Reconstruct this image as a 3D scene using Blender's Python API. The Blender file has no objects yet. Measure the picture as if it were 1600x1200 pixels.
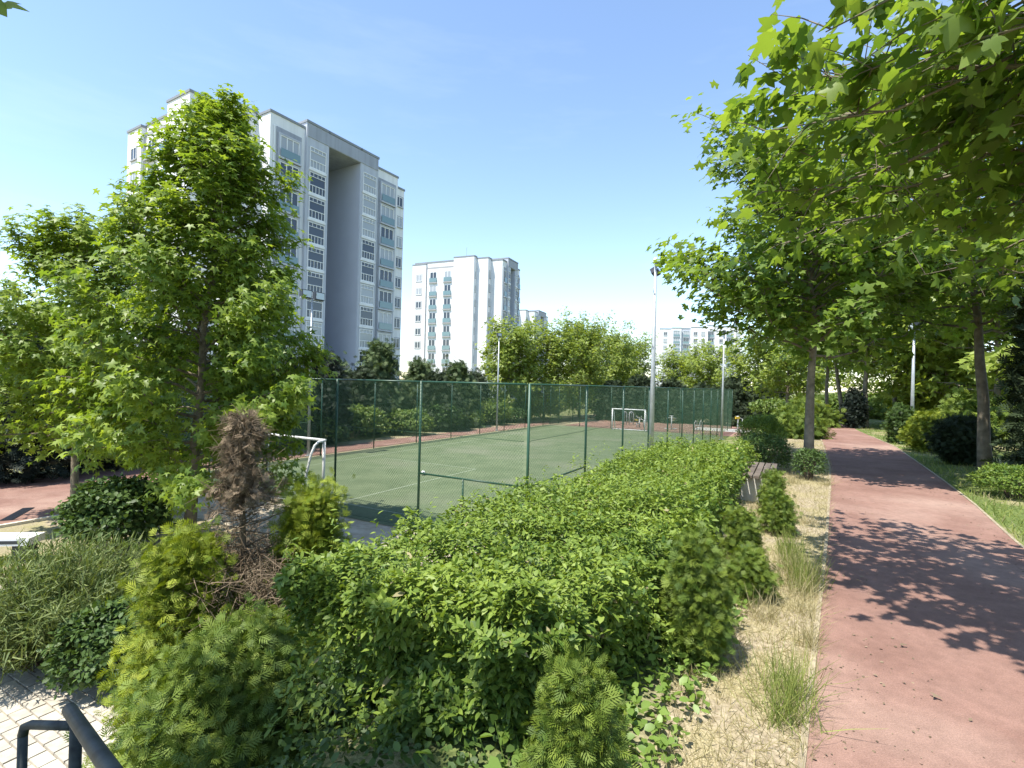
import bpy, bmesh, math, random
import numpy as np
from mathutils import Vector, Matrix
R = math.radians
rng = np.random.default_rng(7)
random.seed(7)
sc = bpy.context.scene
col = sc.collection

# ------------------------------------------------------------------ camera
EYE = 4.1            # the pitch lies at z = 0, the jogging path 2.35 m above it
UP = 2.35
F = 800.0            # focal length in photo pixels (1600 wide)
ROLL = R(1.45)
cam = bpy.data.cameras.new('camera'); cam.lens = 18.0; cam.sensor_width = 36.0
cam.clip_start = 0.05; cam.clip_end = 6000
co = bpy.data.objects.new('camera', cam); col.objects.link(co)
co.matrix_world = Matrix.Translation((0, 0, EYE)) @ Matrix.Rotation(R(90), 4, 'X') @ Matrix.Rotation(ROLL, 4, 'Z')
sc.camera = co

# ------------------------------------------------------------------ world, sun, exposure
SUN = Vector((-0.33, -0.25, 0.91)).normalized()      # towards the sun
w = bpy.data.worlds.new('World'); sc.world = w; w.use_nodes = True
nt = w.node_tree; nt.nodes.clear()
out = nt.nodes.new('ShaderNodeOutputWorld'); bg = nt.nodes.new('ShaderNodeBackground')
sky = nt.nodes.new('ShaderNodeTexSky'); sky.sky_type = 'NISHITA'; sky.sun_disc = False
sky.sun_elevation = math.asin(SUN.z); sky.sun_rotation = math.atan2(SUN.x, SUN.y)
sky.air_density = 1.0; sky.dust_density = 0.2; sky.ozone_density = 1.2
bg.inputs['Strength'].default_value = 0.14
tcw = nt.nodes.new('ShaderNodeTexCoord'); mpw = nt.nodes.new('ShaderNodeMapping'); mpw.inputs['Scale'].default_value = (1.0, 1.0, 5.0)
nzw = nt.nodes.new('ShaderNodeTexNoise'); nzw.inputs['Scale'].default_value = 2.6; nzw.inputs['Detail'].default_value = 7; nzw.inputs['Roughness'].default_value = .6
mrw = nt.nodes.new('ShaderNodeMapRange'); mrw.inputs['From Min'].default_value = .52; mrw.inputs['From Max'].default_value = .8; mrw.inputs['To Max'].default_value = .07
mxw = nt.nodes.new('ShaderNodeMixRGB'); mxw.inputs[2].default_value = (5.6, 5.8, 6.0, 1)      # thin veils of cirrus
nt.links.new(tcw.outputs['Generated'], mpw.inputs[0]); nt.links.new(mpw.outputs[0], nzw.inputs['Vector']); nt.links.new(nzw.outputs[0], mrw.inputs[0])
nt.links.new(mrw.outputs[0], mxw.inputs[0]); nt.links.new(sky.outputs[0], mxw.inputs[1])
nt.links.new(mxw.outputs[0], bg.inputs[0]); nt.links.new(bg.outputs[0], out.inputs[0])
sl = bpy.data.lights.new('sun', 'SUN'); sl.energy = 4.1; sl.angle = R(0.53); sl.color = (1.0, 0.95, 0.86)
so = bpy.data.objects.new('sun', sl); col.objects.link(so)
so.rotation_euler = SUN.to_track_quat('Z', 'Y').to_euler(); so.location = (-30, -25, 60)
sc.view_settings.view_transform = 'Standard'; sc.view_settings.look = 'None'
sc.view_settings.gamma = 1.0; sc.view_settings.exposure = 1.2
sc.view_settings.use_curve_mapping = False
sc.cycles.max_bounces = 6; sc.cycles.diffuse_bounces = 3; sc.cycles.glossy_bounces = 2
sc.cycles.transmission_bounces = 4; sc.cycles.transparent_max_bounces = 4

# ------------------------------------------------------------------ coordinates
# L runs along the pitch and the path (away, to the right), N across it (to the left)
AX = R(28.8)
LV = np.array([math.sin(AX), math.cos(AX)]); NV = np.array([-math.cos(AX), math.sin(AX)])
def ln(l, n, z=0.0):
    return Vector((l*LV[0]+n*NV[0], l*LV[1]+n*NV[1], z))
def to_ln(x, y):
    return x*LV[0]+y*LV[1], x*NV[0]+y*NV[1]
cr, sr = math.cos(ROLL), math.sin(ROLL)
def ray(px, py):
    u, v = px-800.0, 600.0-py
    return Vector(((u*cr - v*sr)/F, 1.0, (u*sr + v*cr)/F))
def at(px, py, d):
    r = ray(px, py); return Vector((r.x*d, d, EYE + r.z*d))
def on(px, py, z):
    r = ray(px, py); d = (z-EYE)/r.z; return Vector((r.x*d, d, z))
def ground_z(x, y):
    l, n = to_ln(x, y)
    nn = n + 0.03*np.maximum(0, l-10)
    t = np.clip((nn-1.3)/3.9, 0, 1); s = t*t*(3-2*t)
    return UP*(1-s)
def gp(px, d):
    """point on the ground at depth d under photo column px (taken near the horizon)"""
    r = ray(px, 640); return Vector((r.x*d, d, float(ground_z(r.x*d, d))))

# ------------------------------------------------------------------ materials
MATS = {}
def new_mat(name):
    m = bpy.data.materials.new(name); m.use_nodes = True
    n = m.node_tree.nodes; b = n['Principled BSDF']
    MATS[name] = m
    return m, m.node_tree, b
def flat(name, c, rough=0.6, metal=0.0, noise=0.0, scale=8.0, spec=0.4, bump=0.0, bscale=None):
    m, t, b = new_mat(name)
    b.inputs['Roughness'].default_value = rough; b.inputs['Metallic'].default_value = metal
    b.inputs['Specular IOR Level'].default_value = spec
    b.inputs['Base Color'].default_value = (*c, 1)
    tc = t.nodes.new('ShaderNodeTexCoord')
    if noise:
        nz = t.nodes.new('ShaderNodeTexNoise'); nz.inputs['Scale'].default_value = scale
        nz.inputs['Detail'].default_value = 6
        t.links.new(tc.outputs['Object'], nz.inputs['Vector'])
        rp = t.nodes.new('ShaderNodeValToRGB')
        rp.color_ramp.elements[0].position = .3; rp.color_ramp.elements[1].position = .7
        rp.color_ramp.elements[0].color = (*[x*(1-noise) for x in c], 1)
        rp.color_ramp.elements[1].color = (*[min(1, x*(1+noise)) for x in c], 1)
        t.links.new(nz.outputs[0], rp.inputs[0]); t.links.new(rp.outputs[0], b.inputs['Base Color'])
    if bump:
        nb = t.nodes.new('ShaderNodeTexNoise'); nb.inputs['Scale'].default_value = bscale or scale*6
        nb.inputs['Detail'].default_value = 4
        t.links.new(tc.outputs['Object'], nb.inputs['Vector'])
        bp = t.nodes.new('ShaderNodeBump'); bp.inputs['Strength'].default_value = bump
        bp.inputs['Distance'].default_value = .02
        t.links.new(nb.outputs[0], bp.inputs['Height']); t.links.new(bp.outputs[0], b.inputs['Normal'])
    return m
def leaf_mat(name, dark, light, trans=0.35, rough=0.45, spec=0.35):
    """albedo runs from dark to light by a per-leaf random value stored on the mesh"""
    m, t, b = new_mat(name)
    a = t.nodes.new('ShaderNodeAttribute'); a.attribute_name = 'tint'
    rp = t.nodes.new('ShaderNodeValToRGB')
    rp.color_ramp.elements[0].color = (*dark, 1); rp.color_ramp.elements[1].color = (*light, 1)
    t.links.new(a.outputs['Fac'], rp.inputs[0]); t.links.new(rp.outputs[0], b.inputs['Base Color'])
    b.inputs['Roughness'].default_value = rough; b.inputs['Specular IOR Level'].default_value = spec
    if trans > 0:
        tr = t.nodes.new('ShaderNodeBsdfTranslucent'); mx = t.nodes.new('ShaderNodeMixShader')
        hs = t.nodes.new('ShaderNodeMixRGB'); hs.blend_type = 'MULTIPLY'; hs.inputs[0].default_value = 1
        hs.inputs[2].default_value = (1.55, 1.5, .6, 1)
        t.links.new(rp.outputs[0], hs.inputs[1]); t.links.new(hs.outputs[0], tr.inputs[0])
        mx.inputs[0].default_value = trans
        t.links.new(b.outputs[0], mx.inputs[1]); t.links.new(tr.outputs[0], mx.inputs[2])
        t.links.new(mx.outputs[0], t.nodes['Material Output'].inputs[0])
    return m

def two_noise(name, c1, c2, c3, s1, s2, rough=.9, bump=.4, bscale=40, bdist=.02):
    m, t, b = new_mat(name)
    b.inputs['Roughness'].default_value = rough; b.inputs['Specular IOR Level'].default_value = .2
    tc = t.nodes.new('ShaderNodeTexCoord')
    def nz(s, d=8):
        n = t.nodes.new('ShaderNodeTexNoise'); n.inputs['Scale'].default_value = s; n.inputs['Detail'].default_value = d
        t.links.new(tc.outputs['Object'], n.inputs['Vector']); return n
    a, c = nz(s1), nz(s2)
    r1 = t.nodes.new('ShaderNodeValToRGB'); r1.color_ramp.elements[0].position = .38; r1.color_ramp.elements[1].position = .62
    r1.color_ramp.elements[0].color = (*c1, 1); r1.color_ramp.elements[1].color = (*c2, 1)
    r2 = t.nodes.new('ShaderNodeValToRGB'); r2.color_ramp.elements[0].position = .5; r2.color_ramp.elements[1].position = .7
    t.links.new(a.outputs[0], r1.inputs[0]); t.links.new(c.outputs[0], r2.inputs[0])
    mx = t.nodes.new('ShaderNodeMixRGB'); mx.inputs[2].default_value = (*c3, 1)
    t.links.new(r2.outputs[0], mx.inputs[0]); t.links.new(r1.outputs[0], mx.inputs[1])
    t.links.new(mx.outputs[0], b.inputs['Base Color'])
    nb = nz(bscale, 5); bp = t.nodes.new('ShaderNodeBump'); bp.inputs['Strength'].default_value = bump; bp.inputs['Distance'].default_value = bdist
    t.links.new(nb.outputs[0], bp.inputs['Height']); t.links.new(bp.outputs[0], b.inputs['Normal'])
    return m

def ground_mat():
    m, t, b = new_mat('earth')
    b.inputs['Roughness'].default_value = .95; b.inputs['Specular IOR Level'].default_value = .1
    tc = t.nodes.new('ShaderNodeTexCoord')
    def nz(s, d=8):
        n = t.nodes.new('ShaderNodeTexNoise'); n.inputs['Scale'].default_value = s; n.inputs['Detail'].default_value = d
        t.links.new(tc.outputs['Object'], n.inputs['Vector']); return n
    def ramp(src, c0, c1, p0=.35, p1=.65):
        r = t.nodes.new('ShaderNodeValToRGB'); r.color_ramp.elements[0].position = p0; r.color_ramp.elements[1].position = p1
        r.color_ramp.elements[0].color = (*c0, 1); r.color_ramp.elements[1].color = (*c1, 1)
        t.links.new(src, r.inputs[0]); return r.outputs[0]
    def mix(f, a, c):
        x = t.nodes.new('ShaderNodeMixRGB'); t.links.new(f, x.inputs[0]); t.links.new(a, x.inputs[1]); t.links.new(c, x.inputs[2]); return x.outputs[0]
    fine = nz(26).outputs[0]; mid = nz(2.2).outputs[0]; vf = nz(110, 3).outputs[0]
    soil = ramp(fine, (.23, .185, .125), (.40, .34, .24))
    straw = ramp(vf, (.20, .165, .09), (.44, .38, .23))
    dry = mix(ramp(mid, (0, 0, 0), (1, 1, 1), .42, .56), soil, straw)
    green = ramp(fine, (.05, .085, .02), (.16, .20, .06))
    verge = mix(ramp(nz(1.1).outputs[0], (0, 0, 0), (1, 1, 1), .5, .68), green, straw)
    at_ = t.nodes.new('ShaderNodeAttribute'); at_.attribute_name = 'tint'     # 0 bare and dry, 1 grass
    ad = t.nodes.new('ShaderNodeMath'); ad.operation = 'ADD'
    sb = t.nodes.new('ShaderNodeMath'); sb.operation = 'MULTIPLY_ADD'; sb.inputs[1].default_value = .5; sb.inputs[2].default_value = -.25
    t.links.new(mid, sb.inputs[0]); t.links.new(at_.outputs['Fac'], ad.inputs[0]); t.links.new(sb.outputs[0], ad.inputs[1]); ad.use_clamp = True
    t.links.new(mix(ad.outputs[0], dry, verge), b.inputs['Base Color'])
    bp = t.nodes.new('ShaderNodeBump'); bp.inputs['Strength'].default_value = .7; bp.inputs['Distance'].default_value = .03
    t.links.new(fine, bp.inputs['Height']); t.links.new(bp.outputs[0], b.inputs['Normal'])
    return m

ground_mat()
two_noise('rubber', (.205, .117, .092), (.245, .145, .115), (.32, .215, .172), 1.6, .45, rough=.92, bump=.5, bscale=160, bdist=.006)
two_noise('turf', (.095, .125, .064), (.12, .15, .08), (.15, .165, .105), .8, .22, rough=.9, bump=.6, bscale=90, bdist=.01)
two_noise('paving_bed', (.33, .28, .20), (.42, .36, .27), (.5, .44, .34), 6, 1.4)
flat('paver', (.40, .36, .29), .9, noise=.16, scale=9, bump=.3, bscale=70)
flat('paver_light', (.46, .42, .335), .9, noise=.14, scale=7, bump=.3, bscale=70)
flat('concrete', (.52, .5, .45), .85, noise=.15, scale=4, bump=.25, bscale=50)
flat('kerb', (.55, .50, .40), .9, noise=.2, scale=8)
flat('edging', (.30, .25, .17), .95, noise=.35, scale=10)
flat('line_white', (.20, .235, .155), .9, noise=.3, scale=14)
flat('fence_green', (.02, .07, .04), .42, spec=.5)
flat('wire_green', (.035, .09, .045), .5)
flat('galvanised', (.42, .44, .44), .45, metal=.35, noise=.12, scale=5)
flat('white_paint', (.75, .75, .73), .4)
flat('dark_metal', (.04, .046, .045), .55, noise=.55, scale=14, spec=.25)
flat('lamp_dark', (.03, .035, .045), .4)
flat('lamp_glass', (.55, .6, .62), .15, spec=.7)
flat('wall_white', (.735, .74, .745), .85, noise=.03, scale=.5)
flat('wall_grey', (.32, .34, .385), .85, noise=.05, scale=.6)
flat('wall_panel', (.45, .475, .53), .85, noise=.04, scale=.6)
flat('recess_lightened', (.47, .50, .57), .85, noise=.03, scale=.6)  # colour lightened to make up for the little light inside the portal recess
flat('trim_grey', (.22, .24, .26), .7)
flat('frame_white', (.74, .75, .75), .5)
flat('sill_grey', (.34, .34, .35), .7)
flat('soffit', (.3, .31, .32), .85)
flat('entrance_stone', (.45, .42, .38), .8)
flat('glass_dark', (.035, .045, .06), .08, spec=.8)
flat('glass_curtain', (.34, .36, .38), .12, spec=.7)
flat('glass_teal', (.15, .235, .25), .1, spec=.8)
flat('bark_grey', (.20, .165, .12), .9, noise=.35, scale=9, bump=.8, bscale=30)
flat('bark_dark', (.10, .075, .05), .95, noise=.35, scale=12, bump=.8, bscale=40)
flat('bark_plane', (.17, .145, .105), .9, noise=.4, scale=7, bump=.6, bscale=25)
flat('slat_wood', (.12, .095, .075), .7, noise=.3, scale=6)
flat('gym_grey', (.45, .46, .46), .45)
flat('gym_yellow', (.6, .42, .05), .5)
flat('bench_white', (.72, .73, .75), .7, noise=.06, scale=3)
flat('bench_dark', (.03, .035, .04), .6)
leaf_mat('leaf_sweetgum', (.09, .16, .022), (.28, .36, .06), .45)
leaf_mat('leaf_plane', (.075, .14, .024), (.225, .31, .06), .50)
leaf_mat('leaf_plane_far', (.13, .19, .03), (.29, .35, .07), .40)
leaf_mat('leaf_hedge', (.06, .12, .02), (.235, .31, .05), .28, rough=.5, spec=.3)
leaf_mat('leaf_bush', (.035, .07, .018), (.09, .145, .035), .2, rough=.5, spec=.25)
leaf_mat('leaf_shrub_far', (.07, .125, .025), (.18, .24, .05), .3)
leaf_mat('leaf_feather', (.08, .12, .03), (.20, .24, .075), .25, rough=.6)
leaf_mat('leaf_gold', (.10, .155, .012), (.29, .33, .03), .25, rough=.6)
leaf_mat('leaf_thuja', (.06, .112, .016), (.20, .255, .035), .25, rough=.6)
leaf_mat('leaf_dark', (.010, .017, .012), (.022, .036, .022), .05, rough=.7)
leaf_mat('leaf_cypress', (.016, .03, .012), (.04, .062, .022), .08, rough=.7)
leaf_mat('leaf_cedar', (.05, .085, .03), (.11, .15, .05), .12, rough=.65)
leaf_mat('leaf_round', (.12, .2, .04), (.2, .29, .06), .3)
leaf_mat('twig_dead', (.095, .07, .046), (.28, .215, .145), 0, rough=.9, spec=.1)
leaf_mat('straw_blade', (.25, .215, .10), (.45, .40, .24), .2, rough=.8, spec=.15)
leaf_mat('grass_blade', (.11, .16, .03), (.28, .31, .09), .25, rough=.7, spec=.2)
def grain(name, sc_, lo_, hi_):
    m = MATS[name]; t = m.node_tree; b = t.nodes['Principled BSDF']; src = b.inputs['Base Color'].links[0].from_socket
    tc = t.nodes.new('ShaderNodeTexCoord'); last = src
    for s_, a_, c_ in ((sc_, lo_, hi_), (sc_*.09, .86, 1.12), (3.0, .93, 1.06)):
        nz = t.nodes.new('ShaderNodeTexNoise'); nz.inputs['Scale'].default_value = s_; nz.inputs['Detail'].default_value = 5; nz.inputs['Roughness'].default_value = .65
        rp = t.nodes.new('ShaderNodeMapRange'); rp.inputs['From Min'].default_value = .3; rp.inputs['From Max'].default_value = .7; rp.inputs['To Min'].default_value = a_; rp.inputs['To Max'].default_value = c_
        mx = t.nodes.new('ShaderNodeMixRGB'); mx.blend_type = 'MULTIPLY'; mx.inputs[0].default_value = 1
        t.links.new(tc.outputs['Object'], nz.inputs['Vector']); t.links.new(nz.outputs[0], rp.inputs[0]); t.links.new(last, mx.inputs[1]); t.links.new(rp.outputs[0], mx.inputs[2]); last = mx.outputs[0]
    t.links.new(last, b.inputs['Base Color'])
grain('rubber', 130, .72, 1.22); grain('turf', 60, .8, 1.16)
def M(n): return MATS[n]

# ------------------------------------------------------------------ mesh helpers
def link(name, mesh, parent=None):
    o = bpy.data.objects.new(name, mesh); col.objects.link(o)
    if parent is not None: o.parent = parent
    return o
def thing(name, label, cat, loc=(0, 0, 0), rz=0.0, group=None):
    o = bpy.data.objects.new(name, None); col.objects.link(o)
    o.empty_display_size = .2
    o.location = loc; o.rotation_euler = (0, 0, rz)
    return tag(o, label, cat, group)
def tag(o, label, cat, group=None):
    o['label'] = label; o['category'] = cat
    if group: o['group'] = group
    return o
def structure(o):
    o['kind'] = 'structure'; return o
def stuff(o):
    o['kind'] = 'stuff'; return o

class MB:
    def __init__(s): s.v = []; s.f = []
    def box(s, x0, x1, y0, y1, z0, z1):
        b = len(s.v)
        s.v += [(x0,y0,z0),(x1,y0,z0),(x1,y1,z0),(x0,y1,z0),(x0,y0,z1),(x1,y0,z1),(x1,y1,z1),(x0,y1,z1)]
        s.f += [(b,b+3,b+2,b+1),(b+4,b+5,b+6,b+7),(b,b+1,b+5,b+4),(b+1,b+2,b+6,b+5),(b+2,b+3,b+7,b+6),(b+3,b,b+4,b+7)]
        return s
    def tube(s, pts, radii, k=6, cap=True):
        pts = [Vector(p) for p in pts]
        if not hasattr(radii, '__len__'): radii = [radii]*len(pts)
        b = len(s.v); ref = None
        for i, p in enumerate(pts):
            d = (pts[min(i+1, len(pts)-1)] - pts[max(i-1, 0)])
            d = d.normalized() if d.length > 1e-9 else Vector((0, 0, 1))
            if ref is None:
                ref = Vector((1, 0, 0)) if abs(d.x) < .8 else Vector((0, 1, 0))
            x = (ref - d*ref.dot(d)).normalized(); y = d.cross(x); ref = x
            for j in range(k):
                a = 2*math.pi*j/k
                s.v.append(tuple(p + (x*math.cos(a) + y*math.sin(a))*radii[i]))
        for i in range(len(pts)-1):
            for j in range(k):
                j2 = (j+1) % k
                s.f.append((b+i*k+j, b+i*k+j2, b+(i+1)*k+j2, b+(i+1)*k+j))
        if cap:
            s.f.append(tuple(b+j for j in reversed(range(k))))
            s.f.append(tuple(b+(len(pts)-1)*k+j for j in range(k)))
        return s
    def quad(s, *p):
        b = len(s.v); s.v += [tuple(q) for q in p]; s.f.append(tuple(range(b, b+len(p)))); return s
    def mesh(s, name, mat, smooth=False):
        m = bpy.data.meshes.new(name); m.from_pydata(s.v, [], s.f); m.update()
        m.materials.append(M(mat) if isinstance(mat, str) else mat)
        if smooth: m.shade_smooth()
        return m
    def build(s, name, mat, parent=None, smooth=False):
        return link(name, s.mesh(name, mat, smooth), parent)

# ---- leaves: many copies of a small template in one mesh
def tmpl(verts, faces): return np.array(verts, float), np.array(faces, int)
def star_leaf(lobes, notch, width=1.0, curl=.25):
    """palmate leaf: lobes = list of (angle in degrees from the tip direction, length)"""
    v = [(0, .30, .02)]; tips = []; c = (0, .30)
    angs = [a for a, _ in lobes]
    mids = [angs[0]-28] + [(angs[i]+angs[i+1])/2 for i in range(len(angs)-1)] + [angs[-1]+28]
    def pt(a, r):
        x = c[0] + width*r*math.sin(R(a)); y = c[1] + r*math.cos(R(a))
        return (x, y, -curl*(r*r) + .10*abs(x))
    f = []
    nb = len(v)
    for a in mids: v.append(pt(a, notch))
    tb = len(v)
    for a, r in lobes: v.append(pt(a, r))
    for i in range(len(lobes)): f.append((0, nb+i, tb+i, nb+i+1))
    return tmpl(v, f)
STAR = star_leaf([(-130, .40), (-66, .62), (0, .74), (66, .62), (130, .40)], .27, 1.0, .45)
STARP = star_leaf([(-125, .42), (-62, .60), (0, .70), (62, .60), (125, .42)], .36, 1.0, .35)
STAR3 = star_leaf([(-75, .58), (0, .7), (75, .58)], .3)
def plane_leaf(curl, fold):
    c = (0, .22)
    lob = [(-118, .42), (-58, .66), (0, .80), (58, .66), (118, .42)]
    def pt(a, r):
        x = c[0] + r*math.sin(R(a)); y = c[1] + r*math.cos(R(a))
        return (x, y, -curl*r*r + fold*abs(x) + .04*math.sin(a*.13))
    v = [(0, c[1], .02)]; f = []
    n = []
    for a, r in [(-165, .12), (-88, .34), (-29, .40), (29, .40), (88, .34), (165, .12)]:
        n.append(len(v)); v.append(pt(a, r))
    for i, (a, r) in enumerate(lob):
        a0 = len(v); v += [pt(a-17, r*.72), pt(a, r), pt(a+17, r*.72)]
        f.append((0, n[i], a0, a0+1, a0+2, n[i+1]))
    return tmpl(v, f)
PLANE = plane_leaf(.35, .12)
OVAL = tmpl([(0,0,0), (.17,.35,.05), (.15,.7,.04), (0,1,-.08), (-.15,.7,.04), (-.17,.35,.05), (0,.5,0)],
            [(0,1,2,6), (6,2,3,4), (0,6,4,5)])
BROAD = tmpl([(0,0,0), (.30,.3,.06), (.27,.68,.04), (0,1,-.1), (-.27,.68,.04), (-.30,.3,.06), (0,.5,0)],
             [(0,1,2,6), (6,2,3,4), (0,6,4,5)])
KITE = tmpl([(0,0,0), (.38,.45,.08), (0,1,-.12), (-.38,.45,.08)], [(0,1,2,3)])
ROUND = tmpl([(0,.1,0), (.34,-.04,.10), (.46,.35,.16), (.24,.78,.05), (0,1.05,-.12), (-.24,.78,.05), (-.46,.35,.16), (-.34,-.04,.10)], [(0,1,2,3,4,5,6,7)])
def spray_tmpl(k=4, w=.07, droop=.15):
    v = []; f = []
    def needle(p, a, ln_, z):
        b = len(v); dx, dy = math.sin(R(a)), math.cos(R(a))
        v.extend([(p[0], p[1], p[2]), (p[0]+dx*ln_*.5+dy*w, p[1]+dy*ln_*.5-dx*w, p[2]+z), (p[0]+dx*ln_, p[1]+dy*ln_, p[2]-z),
                  (p[0]+dx*ln_*.5-dy*w, p[1]+dy*ln_*.5+dx*w, p[2]+z)])
        f.append((b, b+1, b+2, b+3))
    needle((0, 0, 0), 0, 1.0, .03)
    for i in range(k):
        y = .15 + .6*i/k
        for s in (-1, 1): needle((0, y, -droop*y*y), s*(46-4*i), .60*(1-.5*i/k), .03*s)
    return tmpl(v, f)
SPRAY = spray_tmpl(4, .042); SPRAY2 = spray_tmpl(3, .06)
BLADE = tmpl([(-.012,0,0), (.012,0,0), (.009,.55,.07), (-.009,.55,.07), (.002,1,.22), (-.002,1,.22)], [(0,1,2,3), (3,2,4,5)])
TWIG = tmpl([(-.012,0,0), (.012,0,0), (.006,1,.03), (-.006,1,.03), (0,0,.016), (0,1,.04)], [(0,1,2,3), (1,4,5,2), (4,0,3,5)])

def unit(a): return a/np.maximum(np.linalg.norm(a, axis=-1, keepdims=True), 1e-9)
def leaf_arrays(P, Nn, A, S, tm):
    tv, tf = tm
    N_ = unit(Nn); Y = unit(A - (A*N_).sum(1, keepdims=True)*N_); X = np.cross(Y, N_)
    V = P[:, None, :] + S[:, None, None]*(tv[None, :, 0:1]*X[:, None] + tv[None, :, 1:2]*Y[:, None] + tv[None, :, 2:3]*N_[:, None])
    n, k = len(P), len(tv)
    Fi = (tf[None] + (np.arange(n)*k)[:, None, None]).reshape(-1, tf.shape[1])
    return V.reshape(-1, 3), Fi
def np_mesh(name, V, Fi, mat, tint=None, smooth=False):
    m = bpy.data.meshes.new(name)
    m.vertices.add(len(V)); m.vertices.foreach_set('co', V.astype(np.float32).ravel())
    k = Fi.shape[1]
    m.loops.add(Fi.size); m.loops.foreach_set('vertex_index', Fi.astype(np.int32).ravel())
    m.polygons.add(len(Fi)); m.polygons.foreach_set('loop_start', (np.arange(len(Fi))*k).astype(np.int32))
    m.update(calc_edges=True)
    if tint is not None:
        a = m.attributes.new('tint', 'FLOAT', 'POINT'); a.data.foreach_set('value', tint.astype(np.float32))
    m.materials.append(M(mat))
    if smooth: m.shade_smooth()
    return m
def leaves(name, P, Nn, A, S, tm, mat, parent, tint=None):
    V, Fi = leaf_arrays(P, Nn, A, S, tm)
    if tint is None: tint = rng.random(len(P))
    o = link(name, np_mesh(name, V, Fi, mat, np.repeat(tint, len(tm[0]))), parent)
    return o

def rand_unit(n):
    v = rng.normal(size=(n, 3)); return unit(v)

# ------------------------------------------------------------------ trees
def lobes_noise(P, amp=1.0, f=1.0, seed=0):
    r = np.random.default_rng(seed); s = np.zeros(len(P))
    for i in range(5):
        k = r.normal(size=3)*f*(1+.6*i); s += np.sin(P@k + r.random()*6.28)/(1+.6*i)
    return amp*s/2.4
def broadleaf(name, label, base, H, r0, lo, prof, nl, tm, size, nleaf, mat, bark, seed=1, elev=(5, 55), group=None,
              spread=.16, lean=(0, 0), azb=None, droop=.3, cl=9, trunk_top=.95, keep=None):
    """a tree: tapered trunk with limbs and twigs (one mesh) and a crown of single leaves set along the twigs"""
    g = np.random.default_rng(seed); base = Vector(base)
    root = thing(name, label, 'tree', base, 0, group)
    mb = MB(); pts = []; rad = []
    wob = g.normal(size=(9, 2))*.012*H
    for i in range(9):
        t = i/8
        pts.append(Vector((lean[0]*t + wob[i, 0]*t, lean[1]*t + wob[i, 1]*t, -.15 + (H*trunk_top+.15)*t)))
        rad.append(r0*(1.25 if i == 0 else (1-.88*t)))
    mb.tube(pts, rad, 9)
    def trunk_at(t):
        x = min(max(t/trunk_top, 0), .999)*8; i = int(x); return pts[i].lerp(pts[i+1], x-i)
    C = []; CD = []
    for i in range(nl):
        t = lo + (0.97-lo)*((i+.5)/nl)**.9
        p0 = trunk_at(t*.93)
        az = i*2.39996 + g.normal()*.3
        rr = prof((t-lo)/(1-lo))*(.78+.4*g.random())
        if azb is not None: rr *= azb(az)
        el = R(elev[0] + (elev[1]-elev[0])*((t-lo)/(1-lo))**1.2 + g.normal()*6)
        d = Vector((math.cos(az)*math.cos(el), math.sin(az)*math.cos(el), math.sin(el)))
        lng = rr/max(.62, math.cos(el))
        lp = [p0]; k = 5
        for j in range(1, k+1):
            s = j/k
            q = p0 + d*lng*s + Vector((g.normal()*.04*lng, g.normal()*.04*lng, .12*lng*s*s + g.normal()*.03*lng))
            lp.append(q)
        rl = max(.008, r0*.42*(1-.7*t)*min(1, .35+lng/3))
        mb.tube(lp, [rl*(1-.85*j/k) for j in range(k+1)], 5, cap=False)
        ntw = max(4, int(lng*5.5))
        for q in range(ntw):
            s = .22 + .78*(q+g.random())/ntw
            x = min(s, .999)*k; a = int(x); pp = lp[a].lerp(lp[a+1], x-a)
            dd = (d + Vector(g.normal(size=3)*.75) + Vector((0, 0, .15))).normalized()
            tl = (.18+.28*g.random())*(.6+.35*lng)*(1.05-.4*s)
            e = pp + dd*tl
            mb.tube([pp, (pp+e)/2 + Vector((0, 0, .03)), e], [.3*rl*(1.1-s)+.006, .006, .003], 3, cap=False)
            for c in range(3):
                C.append(tuple(pp.lerp(e, .35+.33*c))); CD.append(tuple(dd))
        C.append(tuple(lp[-1])); CD.append(tuple(d))
    C = np.array(C); CD = np.array(CD)
    idx = g.integers(0, len(C), nleaf)
    P = C[idx] + g.normal(size=(nleaf, 3))*spread*np.array([1, 1, .75])
    P[:, 2] = np.maximum(P[:, 2], .25)
    outw = P - np.array([lean[0]*.6, lean[1]*.6, H*.5]); outw[:, 2] *= .4; outw = unit(outw)
    A = unit(CD[idx]*.6 + outw*.6 + g.normal(size=(nleaf, 3))*.55 - np.array([0, 0, droop]))
    Nn = unit(np.array([0, 0, .9]) + outw*.55 + g.normal(size=(nleaf, 3))*.5)
    S = size*(.65 + .6*g.random(nleaf))
    if keep is not None:
        k_ = keep(P + np.array(base)); P, A, Nn, S = P[k_], A[k_], Nn[k_], S[k_]
    trunk = mb.build('trunk', bark, root, True)
    tint = np.clip(.5 + .22*g.normal(size=len(P)) + .18*lobes_noise(P, 1, 1.1, seed), 0, 1)
    leaves('crown', P, Nn, A, S, tm, mat, root, tint)
    return root

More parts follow.
